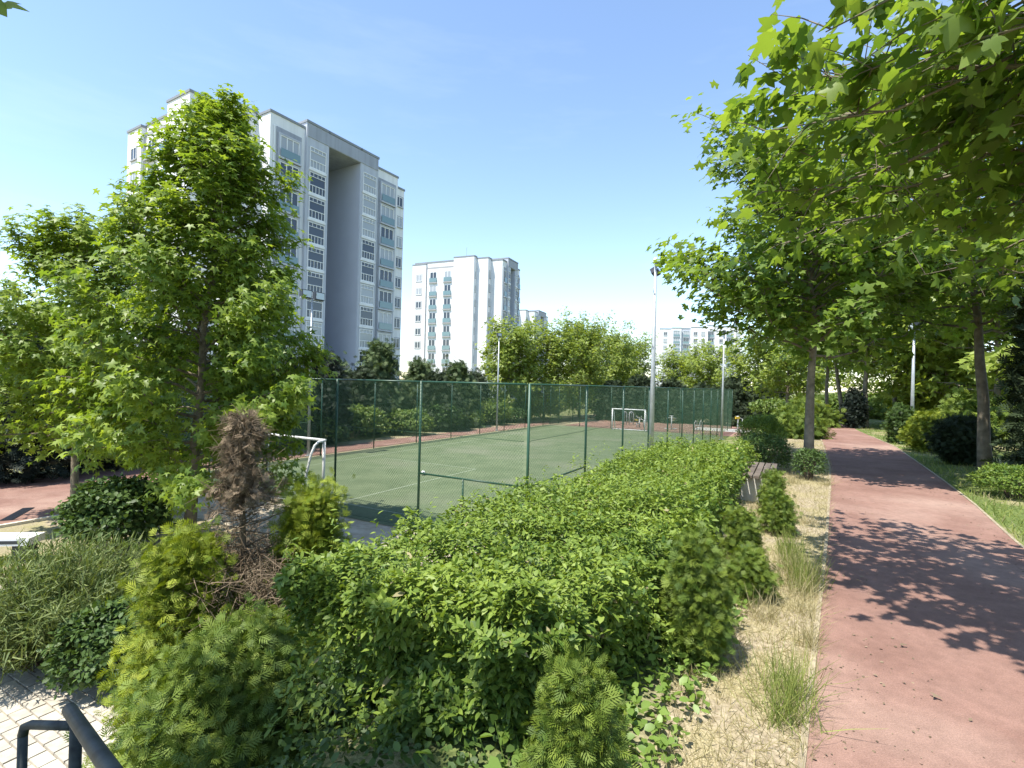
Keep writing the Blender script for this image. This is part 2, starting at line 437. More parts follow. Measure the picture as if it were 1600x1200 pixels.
def conifer(name, label, base, H, prof, nbr, per, size, mat, cat='shrub', seed=1, up=.6, tm=SPRAY, lo=.05, sig=.5, bark='bark_dark',
            group=None, lean=(0, 0), inner=.55, lump=.12, trunk_r=None):
    """upright evergreen: branch tips spread over a profile, each carrying a fan of sprays"""
    g = np.random.default_rng(seed); base = Vector(base)
    root = thing(name, label, cat, base, 0, group)
    t = lo + (1-lo)*g.random(nbr)**.9; az = g.random(nbr)*6.283
    rr = np.array([prof(x) for x in t])*(1 + lump*g.normal(size=nbr))*(inner + (1-inner)*np.sqrt(g.random(nbr)))
    tip = np.stack([rr*np.cos(az)+lean[0]*t, rr*np.sin(az)+lean[1]*t, t*H], 1)
    outw = np.stack([np.cos(az), np.sin(az), np.zeros(nbr)], 1)
    bs = sig*size*1.25
    i = np.repeat(np.arange(nbr), per); n = len(i)
    P = tip[i] + g.normal(size=(n, 3))*bs
    P[:, 2] = np.maximum(P[:, 2], .02)
    A = unit(outw[i]*.75 + np.array([0, 0, up]) + g.normal(size=(n, 3))*.38)
    Nn = unit(np.array([0, 0, .6]) + outw[i]*.5 + g.normal(size=(n, 3))*.55)
    S = size*(.6+.7*g.random(n))
    mb = MB(); tr = trunk_r or .02*H+.01
    mb.tube([(0, 0, -.12), (lean[0]*.4, lean[1]*.4, H*.45), (lean[0]*.92, lean[1]*.92, H*.92)], [tr*1.2, tr*.7, tr*.15], 7)
    for q in range(0, nbr, max(1, nbr//60)):
        z = max(.03, tip[q, 2]-rr[q]*.5*up)
        f = z/H
        mb.tube([(lean[0]*f, lean[1]*f, z), tuple(tip[q])], [tr*.28, .004], 3, cap=False)
    mb.build('trunk', bark, root, True)
    tint = np.clip(.45 + .2*g.normal(size=n) + .12*g.normal(size=nbr)[i], 0, 1)
    leaves('foliage', P, Nn, A, S, tm, mat, root, tint)
    return root

def bush(name, label, base, rx, ry, H, nleaf, size, mat, tm=OVAL, seed=1, lump=.16, f=3.0, cat='shrub', group=None, shell=.35, lift=.0, upn=.5, stems=9):
    """rounded leafy shrub: stems from the foot and leaves through an uneven shell"""
    g = np.random.default_rng(seed); base = Vector(base)
    root = thing(name, label, cat, base, 0, group)
    d = unit(g.normal(size=(nleaf, 3)) + np.array([0, 0, .25])); d[:, 2] = np.where(d[:, 2] < -.55, -d[:, 2], d[:, 2])
    q = 1 + lobes_noise(d*f, lump, 1.6, seed) + .06*g.normal(size=nleaf)
    r = q*(1 - shell*g.random(nleaf)**1.6)
    P = np.stack([d[:, 0]*rx*r, d[:, 1]*ry*r, lift + (H-lift)*.5*(1 + d[:, 2]*r)], 1)
    P[:, 2] = np.maximum(P[:, 2], .02)
    A = unit(d + np.array([0, 0, .35]) + g.normal(size=(nleaf, 3))*.55)
    Nn = unit(d*.5 + np.array([0, 0, upn]) + g.normal(size=(nleaf, 3))*.55)
    S = size*(.6+.7*g.random(nleaf))
    mb = MB()
    for i in range(stems):
        a = i*2.4; e = Vector((math.cos(a)*rx*.6, math.sin(a)*ry*.6, H*(.55+.3*g.random())))
        mb.tube([(math.cos(a)*.05, math.sin(a)*.05, -.1), e*.5+Vector((0, 0, .08*H)), e], [.022, .014, .005], 4, cap=False)
    mb.build('stem', 'bark_dark', root, True)
    tint = np.clip(.45+.22*g.normal(size=nleaf)+.25*lobes_noise(P, 1, 3.0, seed+5), 0, 1)
    leaves('foliage', P, Nn, A, S, tm, mat, root, tint)
    return root

# ================================================================== THE SETTING
# path edges (x, y) from the photograph, on the upper level
PL = [(-1.2, -1.8), (1.28, 2.18), (3.62, 5.8), (5.94, 9.46), (7.45, 11.9), (10.9, 17.9), (14.7, 24.6), (18.6, 31.5), (22.5, 39.5), (26, 48)]
PR = [(1.6, -2.2), (3.9, 2.6), (6.05, 6.1), (7.37, 8.1), (8.8, 10.4), (12.5, 16.6), (16.2, 24.0), (20.1, 31.0), (24.3, 39.0), (28, 47.5)]
def interp_edge(E, y):
    return float(np.interp(y, [e[1] for e in E], [e[0] for e in E]))
def terrain():
    def axis(lo, hi, st, far):
        a = np.arange(lo, hi+1e-6, st); k = st; out = []
        x = hi
        while x < far: k *= 1.35; x += k; out.append(x)
        y = lo; k = st; o2 = []
        while y > -far: k *= 1.35; y -= k; o2.append(y)
        return np.concatenate([np.array(o2[::-1]), a, np.array(out)])
    la = axis(-4, 36, .3, 3000); na = axis(-10, 26, .3, 3000)
    Lg, Ng = np.meshgrid(la, na, indexing='ij')
    X = Lg*LV[0] + Ng*NV[0]; Y = Lg*LV[1] + Ng*NV[1]
    Z = ground_z(X, Y)
    g = np.random.default_rng(3)
    near = (np.abs(Ng) < 9) & (Lg > -5) & (Lg < 36)
    bump = .03*np.sin(X*2.1+Y*1.3) * np.sin(Y*1.7-X*.6) + .012*g.normal(size=X.shape)
    mask = ((Ng > .35) & (Ng < 5)) | (Ng < -3.2)
    Z = np.where(near & mask, Z + bump, Z)
    tint = np.where(Ng < -1.2, 1.0, 0.0)
    tint = np.where((Ng > .8) & (Ng < 6), .9, tint)
    tint = np.where(Ng > 26, .8, tint)
    tint = np.where((Ng > 6) & (Lg < 6), .25, tint)
    tint = np.where(Lg > 75, .9, tint)
    V = np.stack([X, Y, Z], -1).reshape(-1, 3)
    nn = len(na); i, j = np.meshgrid(np.arange(len(la)-1), np.arange(nn-1), indexing='ij')
    a = (i*nn + j).ravel()
    Fi = np.stack([a, a+1, a+nn+1, a+nn], 1)
    o = link('ground', np_mesh('ground', V, Fi[:, ::-1], 'earth', tint.ravel(), True))
    structure(o)
    return o
terrain()

def strip(name, A, B, z, mat, parent=None, sub=5, cross=4):
    """ribbon between two polylines"""
    mb = MB(); n = len(A)
    rows = []
    for i in range(n-1):
        for k in range(sub if i < n-2 else sub+1):
            t = k/sub
            a = Vector((*A[i], z)).lerp(Vector((*A[i+1], z)), t); b = Vector((*B[i], z)).lerp(Vector((*B[i+1], z)), t)
            rows.append([tuple(a.lerp(b, c/cross)) for c in range(cross+1)])
    for r in rows: mb.v += r
    w_ = cross+1
    for i in range(len(rows)-1):
        for c in range(cross):
            q = i*w_+c; mb.f.append((q, q+1, q+w_+1, q+w_))
    return mb.build(name, mat, parent)
path = structure(strip('jogging_path', PL, PR, UP+.012, 'rubber'))
# thin concrete edging, in lengths, along both sides of the path
for E, sgn in ((PL, -1), (PR, 1)):
    dense = []
    for i in range(len(E)-1):
        a, b = Vector(E[i]), Vector(E[i+1]); k = max(1, int((b-a).length/1.0))
        for q in range(k): dense.append(a.lerp(b, q/k))
    for i in range(len(dense)-1):
        a, b = dense[i], dense[i+1]
        if a.y < .8 or a.y > 20: continue
        d = (b-a).normalized(); s = Vector((d.y, -d.x))*sgn
        mb = MB(); g_ = d*.006; zt = UP+.022+random.uniform(-.004, .004)
        c = [a+g_, b-g_, b-g_+s*.032, a+g_+s*.032]
        q = [(p.x, p.y, UP-.1) for p in c] + [(p.x, p.y, zt) for p in c]
        mb.v = q; mb.f = [(0,3,2,1),(4,5,6,7),(0,1,5,4),(1,2,6,5),(2,3,7,6),(3,0,4,7)]
        if sgn > 0: mb.f = [tuple(reversed(f)) for f in mb.f]
        mb.build('edging', 'edging', path)

def rect_ln(name, l0, l1, n0, n1, z, mat, parent=None, k=6):
    mb = MB()
    for i in range(k+1):
        for j in range(k+1):
            mb.v.append(tuple(ln(l0+(l1-l0)*i/k, n0+(n1-n0)*j/k, z)))
    for i in range(k):
        for j in range(k):
            a = i*(k+1)+j; mb.f.append((a, a+k+1, a+k+2, a+1))
    for f in range(len(mb.f)): mb.f[f] = tuple(reversed(mb.f[f]))
    return mb.build(name, mat, parent)
N_NEAR, N_FAR, L0, L_END = 5.64, 22.0, 11.16, 48.4
pitch = structure(rect_ln('pitch', L0-.1, L_END-.1, N_NEAR-.1, N_FAR+.1, .010, 'turf'))
def line(l0, l1, n0, n1): rect_ln('line', l0, l1, n0, n1, .015, 'line_white', pitch, 1)
lp = on(517, 789, 0); ll, nl_ = to_ln(lp.x, lp.y)
line(12.2, 47.0, 19.9, 19.98); line(12.2, 47.0, 7.4, 7.48)
line(12.2, 12.28, 7.48, 19.9); line(46.92, 47.0, 7.48, 19.9)
line(12.28, 20.5, nl_-.04, nl_+.04); line(29.5, 29.58, 7.48, 19.9)
line(20.5, 20.58, nl_-.04, 19.0)
# red rubber tracks on the lower level
structure(rect_ln('running_track', 11.0, 74.0, 22.35, 24.6, .014, 'rubber'))
structure(rect_ln('red_court', -14.0, 10.99, 18.2, 25.2, .014, 'rubber'))
structure(rect_ln('gym_ground', L_END+.1, 63.0, 2.6, 20.5, .012, 'rubber'))
structure(rect_ln('sand_patch', 53.5, 57.5, 3.2, 8.8, .018, 'concrete'))
kb = thing('kerb', 'pale concrete kerb along the near edge of the red court', 'kerb', ln(-2, 18.1))
for i in range(26):
    l0 = -10+i*.8
    a = ln(l0, 18.05)-kb.location; 
    mb = MB().box(0, .785, 0, .12, -.1, .075+random.uniform(-.006, .006))
    o = mb.build('kerb_stone', 'kerb', kb); o.location = (a.x, a.y, 0); o.rotation_euler = (0, 0, math.pi/2-AX)
# pale footpath between the court and the pitch
structure(rect_ln('footpath', 8.6, 10.95, 6.0, 18.0, .012, 'paving_bed'))

# block paving at the foot of the stairs: single pavers near, bed beneath
paved = structure(rect_ln('paved_path', 0.6, 4.9, 5.25, 13.5, .006, 'paving_bed'))
pm = []
for k in range(6):
    bm_ = MB(); e = .006
    wdt, dep, hgt = .238, .158, .03+random.uniform(-.0025, .004)
    bm_.v = [(0,0,0),(wdt,0,0),(wdt,dep,0),(0,dep,0),(e,e,hgt),(wdt-e,e,hgt),(wdt-e,dep-e,hgt),(e,dep-e,hgt)]
    bm_.f = [(0,3,2,1),(4,5,6,7),(0,1,5,4),(1,2,6,5),(2,3,7,6),(3,0,4,7)]
    pm.append(bm_.mesh('paver', 'paver' if k % 2 else 'paver_light'))
cnt = 0
for r_ in range(24):
    for c_ in range(22):
        lo_ = 1.15 + r_*.166; nn_ = 5.35 + c_*.246 + (.123 if r_ % 2 else 0)
        p = ln(lo_, nn_); rr_ = p - Vector((0, 0, EYE))
        px = 800 + F*p.x/max(p.y, .1); py = 600 + F*EYE/max(p.y, .1)
        if px < -60 or px > 420 or py > 1290 or py < 1010 or cnt >= 300: continue
        o = link('paver', random.choice(pm), paved); o.location = (p.x, p.y, .007)
        o.rotation_euler = (random.uniform(-.008, .008), random.uniform(-.008, .008), math.pi-AX+math.pi+random.uniform(-.012, .012))
        cnt += 1
structure(rect_ln('stair_landing', 0.0, 1.1, 5.2, 8.0, .009, 'concrete'))

# concrete stairs down the bank, left of the handrail
st = thing('concrete_stairs', 'concrete stairs going down the bank beside the handrail', 'stairs', ln(.1, 1.2, 0))
NS = 14
for i in range(NS):
    z1 = UP - (i+1)*UP/(NS+1)+.02; a = 1.35+i*.285
    mb = MB()
    for l_, n_ in ((-1.3, a), (.42, a), (.42, a+.283), (-1.3, a+.283)):
        p = ln(l_, n_)-st.location
        mb.v.append((p.x, p.y, max(z1-.5, -.1)))
    for q in range(4): mb.v.append((mb.v[q][0], mb.v[q][1], z1))
    mb.f = [(3,2,1,0),(4,5,6,7),(0,1,5,4),(1,2,6,5),(2,3,7,6),(3,0,4,7)]
    mb.f = [tuple(reversed(f)) for f in mb.f]
    mb.build('step', 'concrete', st)

# handrail
hr = thing('handrail', 'dark painted steel handrail with rounded end beside the stairs', 'handrail', at(118, 1110, 2.35))
org = hr.location.copy()
def rel(v): return tuple(Vector(v)-org)
e0 = at(108, 1108, 2.32); e1 = at(150, 1170, 1.92); e2 = at(205, 1250, 1.5); e3 = e2 + (e2-e1)*1.2
mb = MB().tube([rel(e0+Vector((0,0,-.004))+(e0-e1)*.012), rel(e0), rel(e1), rel(e2), rel(e3)], [.018, .027, .027, .027, .027], 12)
mb.build('top_rail', 'dark_metal', hr, True)
r0_ = at(112, 1134, 2.36); r1_ = at(36, 1132, 2.46)
gz = float(ground_z(r1_.x, r1_.y)); gz0 = float(ground_z(r0_.x, r0_.y)); 
MB().tube([rel(r0_), rel(r0_.lerp(r1_, .5)), rel(r1_+Vector((.04,0,0))), rel(r1_+Vector((.008,0,-.012))), rel(r1_+Vector((0,0,-.05)))], .021, 10).build('return_rail', 'dark_metal', hr, True)
MB().tube([rel(r1_+Vector((0,0,-.05))), rel((r1_.x, r1_.y, gz-.1))], .020, 10).build('post', 'dark_metal', hr, True)
MB().tube([rel(r0_+Vector((.02,0,.03))), rel((r0_.x+.02, r0_.y, gz0-.1))], .024, 10).build('post', 'dark_metal', hr, True)
p5 = e3 + Vector((0, 0, 0)); gz5 = float(ground_z(p5.x, p5.y))
MB().tube([rel(p5+Vector((0,0,.0))), rel((p5.x, p5.y, gz5-.1))], .024, 10).build('post', 'dark_metal', hr, True)

# ================================================================== FENCES
FH = 4.12; PW = 3.96
def wire_panel(w_, h_, sp, rad):
    V = []; Fc = []
    def wire(a, b):
        k = len(V); d = np.array([b[0]-a[0], b[1]-a[1]]); d = d/np.hypot(*d); n_ = np.array([-d[1], d[0]])*rad
        for p in (a, b):
            V.append((p[0]+n_[0], -rad*.6, p[1]+n_[1])); V.append((p[0]-n_[0], -rad*.6, p[1]-n_[1])); V.append((p[0], rad, p[1]))
        for q in range(3):
            q2 = (q+1) % 3; Fc.append((k+q, k+q2, k+3+q2, k+3+q))
    c = -h_+sp*.5
    while c < w_:
        x0, z0 = (c, 0) if c >= 0 else (0, -c); x1, z1 = (c+h_, h_) if c+h_ <= w_ else (w_, w_-c)
        if x1-x0 > .01:
            wire((x0, z0), (x1, z1)); wire((w_-x0, z0), (w_-x1, z1))
        c += sp
    return np_mesh('wire_mesh', np.array(V), np.array(Fc), 'wire_green')
WM = wire_panel(PW, FH-.12, .095, .0025)
POST = MB().tube([(0,0,-.15), (0,0,FH)], .034, 10).mesh('post', 'fence_green', True)
RAIL = MB().tube([(0,0,0), (PW,0,0)], .026, 8).mesh('rail', 'fence_green', True)
TEN = MB().tube([(0,0,0), (PW,0,0)], .006, 4).mesh('tension_wire', 'wire_green', True)
SHORT = MB().tube([(0,0,-.1), (0,0,1.6)], .026, 8).mesh('short_post', 'fence_green', True)
def fence(label, p0, ang, n, rails=(), scale=1.0, first=0):
    root = thing('chain_link_fence', label, 'fence', p0, ang)
    for i in range(first, n+1):
        o = link('post', POST, root); o.location = (i*PW*scale, 0, 0)
    for i in range(n):
        for nm, me, z in (('wire_mesh', WM, .06), ('top_rail', RAIL, FH-.02), ('tension_wire', TEN, .08), ('tension_wire', TEN, 2.7)):
            o = link(nm, me, root); o.location = (i*PW*scale, .035 if nm != 'top_rail' else 0, z); o.scale = (scale, 1, 1)
        if i in rails:
            o = link('mid_rail', RAIL, root); o.location = (i*PW*scale, 0, 1.58); o.scale = (scale, 1, 1)
            o = link('short_post', SHORT, root); o.location = ((i+.55)*PW*scale, 0, 0)
    return root
AL = math.pi/2 - AX              # heading of L in the world
fence('green chain-link fence along the near long side of the pitch behind the hedge', ln(L0, N_NEAR), AL, 12, (0,))
fence('green chain-link fence across the near end of the pitch by the left goal', ln(L0, N_NEAR+.10), AL+math.pi/2, 5, (0,), .82, 1)
fence('green chain-link fence along the far side of the pitch beside the red track', ln(L0, N_FAR+.05), AL, 12)
fence('green chain-link fence behind the far goal in front of the outdoor gym', ln(L_END, N_NEAR+.12), AL+math.pi/2, 5, (), .82, 1)

# ================================================================== GOALS
def goal(label, l, n0, n1, back):
    root = thing('football_goal', label, 'goal', ln(l, (n0+n1)/2), AL)
    h = (n1-n0)/2; r = .05
    for s in (-1, 1):
        MB().tube([(0, s*h, -.05), (0, s*h, 2.0)], r, 10).build('goal_post', 'white_paint', root, True)
        b = back
        MB().tube([(0, s*h, 1.98), (b*.25, s*h, 1.97), (b*.42, s*h, 1.86), (b*.58, s*h, 1.55), (b, s*h, .03)], .042, 8).build('side_stay', 'white_paint', root, True)
        MB().tube([(0, s*h, .04), (back, s*h, .04)], .03, 8).build('ground_bar', 'white_paint', root, True)
    MB().tube([(0, -h-.05, 2.0), (0, h+.05, 2.0)], r, 10).build('crossbar', 'white_paint', root, True)
    MB().tube([(back, -h, .04), (back, h, .04)], .03, 8).build('back_bar', 'white_paint', root, True)
    return root
goal('white tubular football goal with curved stays behind the dead conifer', 12.35, 14.1, 17.1, -.95)
goal('white football goal at the far end of the pitch by the gym', 47.2, 11.9, 15.0, .95)
sb = thing('football', 'small white ball lying on the near half of the pitch', 'ball', on(661, 743, 0)+Vector((0,0,.11)))
bm = bmesh.new(); bmesh.ops.create_icosphere(bm, subdivisions=2, radius=.105); me = bpy.data.meshes.new('ball_skin'); bm.to_mesh(me); bm.free()
me.materials.append(M('white_paint')); me.shade_smooth(); link('ball_skin', me, sb)
for i in range(5):
    bm = bmesh.new(); bmesh.ops.create_circle(bm, cap_ends=True, segments=5, radius=.035); me = bpy.data.meshes.new('patch'); bm.to_mesh(me); bm.free()
    me.materials.append(M('lamp_dark')); o = link('patch', me, sb); d = Vector((math.cos(i*1.26), math.sin(i*1.26), .5)).normalized()
    o.location = d*.106; o.rotation_euler = d.to_track_quat('Z', 'Y').to_euler()

# ================================================================== FLOODLIGHT POLES
def pole(label, p, H, kind, r=.10, face=0):
    root = thing('floodlight_pole', label, 'lamp post', p, face)
    MB().tube([(0,0,-.1), (0,0,H*.5), (0,0,H)], [r, r*.75, r*.5], 12).build('pole', 'galvanised', root, True)
    MB().tube([(0,0,-.05), (0,0,.02)], [r*2.2, r*2.2], 8).build('base_plate', 'galvanised', root)
    if kind == 'twin':
        MB().tube([(0,-.75,H-.03), (0,.75,H-.03)], .035, 6).build('cross_arm', 'galvanised', root, True)
        for s in (-.42, .42):
            lm = MB().box(-.12, .12, s-.30, s+.30, H+.0, H+.42).build('lamp', 'lamp_dark', root)
            MB().box(.121, .14, s-.26, s+.26, H+.04, H+.38).build('lens', 'lamp_glass', lm)
    elif kind == 'antler':
        for z, s in ((.62*H, 1), (.70*H, -1), (.80*H, -1), (.86*H, 1), (.93*H, -1)):
            MB().tube([(0,0,z), (.02,s*.12,z+.12), (.02,s*.16,z+.28)], [.018, .014, .008], 5).build('bracket', 'galvanised', root, True)
        mb = MB().box(-.14, .14, -.16, .16, -.13, .13); lm = mb.build('lamp', 'lamp_dark', root); lm.location = (.05, -.16, H-.3); lm.rotation_euler = (.5, .5, 0)
        mb = MB().box(.142, .155, -.13, .13, -.1, .1); mb.build('lens', 'lamp_glass', lm)
        lm = MB().box(-.05, .05, -.16, .16, -.04, .04).build('lamp', 'white_paint', root); lm.location = (.0, .12, H+.1); lm.rotation_euler = (-.7, 0, 0)
    else:
        lm = MB().box(-.1, .1, -.22, .22, H, H+.3).build('lamp', 'lamp_dark', root)
        MB().box(.101, .115, -.18, .18, H+.04, H+.26).build('lens', 'lamp_glass', lm)
    return root
def lpos(px, n):
    """foot of a pole standing on the line n under photo column px"""
    u = (px-800)/F
    k = u*NV[0] + NV[1]; d = n/k; return Vector((u*d, d, 0))
q = at(1017, 712, 20.6); pole('tall grey floodlight pole rising behind the hedge against the sky', (q.x, q.y, float(ground_z(q.x, q.y))), 9.1-float(ground_z(q.x, q.y)), 'antler', .115, 2.6)
q = lpos(1129.5, N_NEAR-.6); pole('grey floodlight pole at the far corner of the fence by the gym', (q.x, q.y, 0), 8.6, 'single', .10, 2.6)
q = lpos(484.5, N_FAR+.55); pole('floodlight pole with twin square lamps in front of the tall tower', (q.x, q.y, 0), 8.35, 'twin', .085, -.5)
q = lpos(778, N_FAR+.5); pole('thin floodlight pole on the far side of the pitch before the plane trees', (q.x, q.y, 0), 8.2, 'single', .085, -.8)
q = on(1424, 692, UP); pole('slim grey lamp post on the grass verge right of the path', q, 4.0, 'single', .07, 2.8)

# ================================================================== BUILDINGS
def streaks(name, amt):
    m = MATS[name]; t = m.node_tree; b = t.nodes['Principled BSDF']; src = b.inputs['Base Color'].links[0].from_socket
    tc = t.nodes.new('ShaderNodeTexCoord'); mp = t.nodes.new('ShaderNodeMapping'); mp.inputs['Scale'].default_value = (1.3, 1.3, .05)
    nz = t.nodes.new('ShaderNodeTexNoise'); nz.inputs['Scale'].default_value = 1.6; nz.inputs['Detail'].default_value = 7
    rp = t.nodes.new('ShaderNodeValToRGB'); rp.color_ramp.elements[0].position = .36; rp.color_ramp.elements[1].position = .56
    rp.color_ramp.elements[0].color = (1-amt, 1-amt, 1-amt, 1); mx = t.nodes.new('ShaderNodeMixRGB'); mx.blend_type = 'MULTIPLY'; mx.inputs[0].default_value = 1
    t.links.new(tc.outputs['Object'], mp.inputs[0]); t.links.new(mp.outputs[0], nz.inputs['Vector']); t.links.new(nz.outputs[0], rp.inputs[0])
    t.links.new(src, mx.inputs[1]); t.links.new(rp.outputs[0], mx.inputs[2]); t.links.new(mx.outputs[0], b.inputs['Base Color'])
streaks('wall_white', .10); streaks('wall_grey', .14); streaks('wall_panel', .12)
AC = MB().box(-.42, .42, -.36, -.06, -.3, .3).mesh('air_conditioner', 'frame_white')
def win_meshes():
    D = {}
    # small two-leaf window: origin at bottom centre, x along the wall, -y outwards
    f = MB(); w_, h_ = 1.35, 1.45
    for x0, x1, z0, z1 in ((-w_/2, w_/2, 0, .08), (-w_/2, w_/2, h_-.08, h_), (-w_/2, -w_/2+.08, .08, h_-.08), (w_/2-.08, w_/2, .08, h_-.08), (-.05, .05, .08, h_-.08)):
        f.box(x0, x1, -.07, -.003, z0, z1)
    D['small'] = (f.mesh('window', 'frame_white'),
                  [MB().box(-w_/2+.08, w_/2-.08, -.03, -.004, .08, h_-.08).mesh('pane', m) for m in ('glass_dark', 'glass_curtain')],
                  MB().box(-w_/2-.12, w_/2+.12, -.16, -.003, -.14, -.01).mesh('sill', 'sill_grey'), None,
                  [MB().box(-w_/2-.16, -w_/2-.01, -.05, -.003, 0, h_+.14).box(w_/2+.01, w_/2+.16, -.05, -.003, 0, h_+.14).box(-w_/2-.01, w_/2+.01, -.05, -.003, h_+.01, h_+.14).mesh('surround', 'sill_grey')][0])
    # slit window
    f = MB(); w_, h_ = .55, 1.5
    for x0, x1, z0, z1 in ((-w_/2, w_/2, 0, .07), (-w_/2, w_/2, h_-.07, h_), (-w_/2, -w_/2+.07, .07, h_-.07), (w_/2-.07, w_/2, .07, h_-.07)):
        f.box(x0, x1, -.07, -.003, z0, z1)
    D['slit'] = (f.mesh('window', 'frame_white'), [MB().box(-w_/2+.07, w_/2-.07, -.03, -.004, .07, h_-.07).mesh('pane', 'glass_dark')]*2,
                 MB().box(-w_/2-.06, w_/2+.06, -.12, -.003, -.1, -.01).mesh('sill', 'sill_grey'), None, None)
    # french window with glass balustrade, set in a grey surround
    f = MB(); w_, h_ = 2.5, 2.5
    for x0, x1, z0, z1 in ((-w_/2, w_/2, 0, .1), (-w_/2, w_/2, h_-.1, h_), (-w_/2, -w_/2+.1, .1, h_-.1), (w_/2-.1, w_/2, .1, h_-.1), (-.42, -.33, .1, h_-.1), (.36, .45, .1, h_-.1)):
        f.box(x0, x1, -.12, -.003, z0, z1)
    rl = MB().box(-w_/2, w_/2, -.30, -.27, .06, .98)
    D['bay'] = (f.mesh('window', 'frame_white'), [MB().box(-w_/2+.1, w_/2-.1, -.05, -.004, .1, h_-.1).mesh('pane', m) for m in ('glass_dark', 'glass_curtain')],
                MB().box(-w_/2-.2, w_/2+.2, -.36, -.003, -.22, -.01).mesh('balcony_slab', 'wall_panel'), rl.mesh('balustrade', 'glass_teal'),
                MB().box(-w_/2-.2, -w_/2-.02, -.16, -.003, 0, h_+.2).box(w_/2+.02, w_/2+.2, -.16, -.003, 0, h_+.2).box(-w_/2-.02, w_/2+.02, -.16, -.003, h_+.02, h_+.2).mesh('surround', 'wall_panel'))
    # narrow french balcony of the end wall
    f = MB(); w_, h_ = 1.6, 2.3
    for x0, x1, z0, z1 in ((-w_/2, w_/2, 0, .08), (-w_/2, w_/2, h_-.08, h_), (-w_/2, -w_/2+.08, .08, h_-.08), (w_/2-.08, w_/2, .08, h_-.08), (-.05, .05, .08, h_-.08)):
        f.box(x0, x1, -.10, -.003, z0, z1)
    rl = MB().box(-w_/2-.1, w_/2+.1, -.48, -.45, .05, .95).box(-w_/2-.1, -w_/2-.07, -.45, -.1, .05, .95).box(w_/2+.07, w_/2+.1, -.45, -.1, .05, .95)
    D['french'] = (f.mesh('window', 'frame_white'), [MB().box(-w_/2+.08, w_/2-.08, -.04, -.004, .08, h_-.08).mesh('pane', m) for m in ('glass_dark', 'glass_curtain')],
                   MB().box(-w_/2-.2, w_/2+.2, -.55, -.003, -.25, -.01).mesh('balcony_slab', 'sill_grey'), rl.mesh('balustrade', 'glass_teal'), None)
    # glazed loggia with transom lights and a railing
    f = MB(); w_, h_ = 2.3, 2.55
    for x0, x1, z0, z1 in ((-w_/2, w_/2, 0, .12), (-w_/2, w_/2, h_-.08, h_), (-w_/2, -w_/2+.07, .12, h_-.08), (w_/2-.07, w_/2, .12, h_-.08), (-w_/2+.07, w_/2-.07, 2.0, 2.06),
                           (-w_/2+.07, w_/2-.07, .95, 1.03), (-.6, -.56, 2.06, h_-.08), (.0, .04, 2.06, h_-.08), (.56, .6, 2.06, h_-.08)):
        f.box(x0, x1, -.10, -.003, z0, z1)
    rl = MB()
    for x in (-.7, -.23, .23, .7): rl.box(x-.03, x+.03, -.09, -.05, .12, .95)
    D['loggia'] = (f.mesh('window', 'frame_white'), [MB().box(-w_/2+.07, w_/2-.07, -.03, -.004, .12, h_-.08).mesh('pane', m) for m in ('glass_dark', 'glass_curtain')],
                   MB().box(-w_/2-.1, w_/2+.1, -.14, -.003, -.3, -.01).mesh('balcony_slab', 'wall_white'), rl.mesh('railing', 'frame_white'), None)
    return D
WD = win_meshes()
wr = random.Random(5)
def put_win(kind, root, x, y, z, rz):
    f, panes, sill, rail, sur = WD[kind]
    o = link('window', f, root); o.location = (x, y, z); o.rotation_euler = (0, 0, rz)
    link('pane', panes[0 if wr.random() < .62 else 1], o)
    if sill: link(sill.name.split('.')[0], sill, o)
    if rail: link(rail.name.split('.')[0], rail, o)
    if sur: link('surround', sur, o)
    if kind in ('small', 'bay') and wr.random() < .13:
        a = link('air_conditioner', AC, o); a.location = (1.15 if kind == 'small' else 1.75, 0, .2)
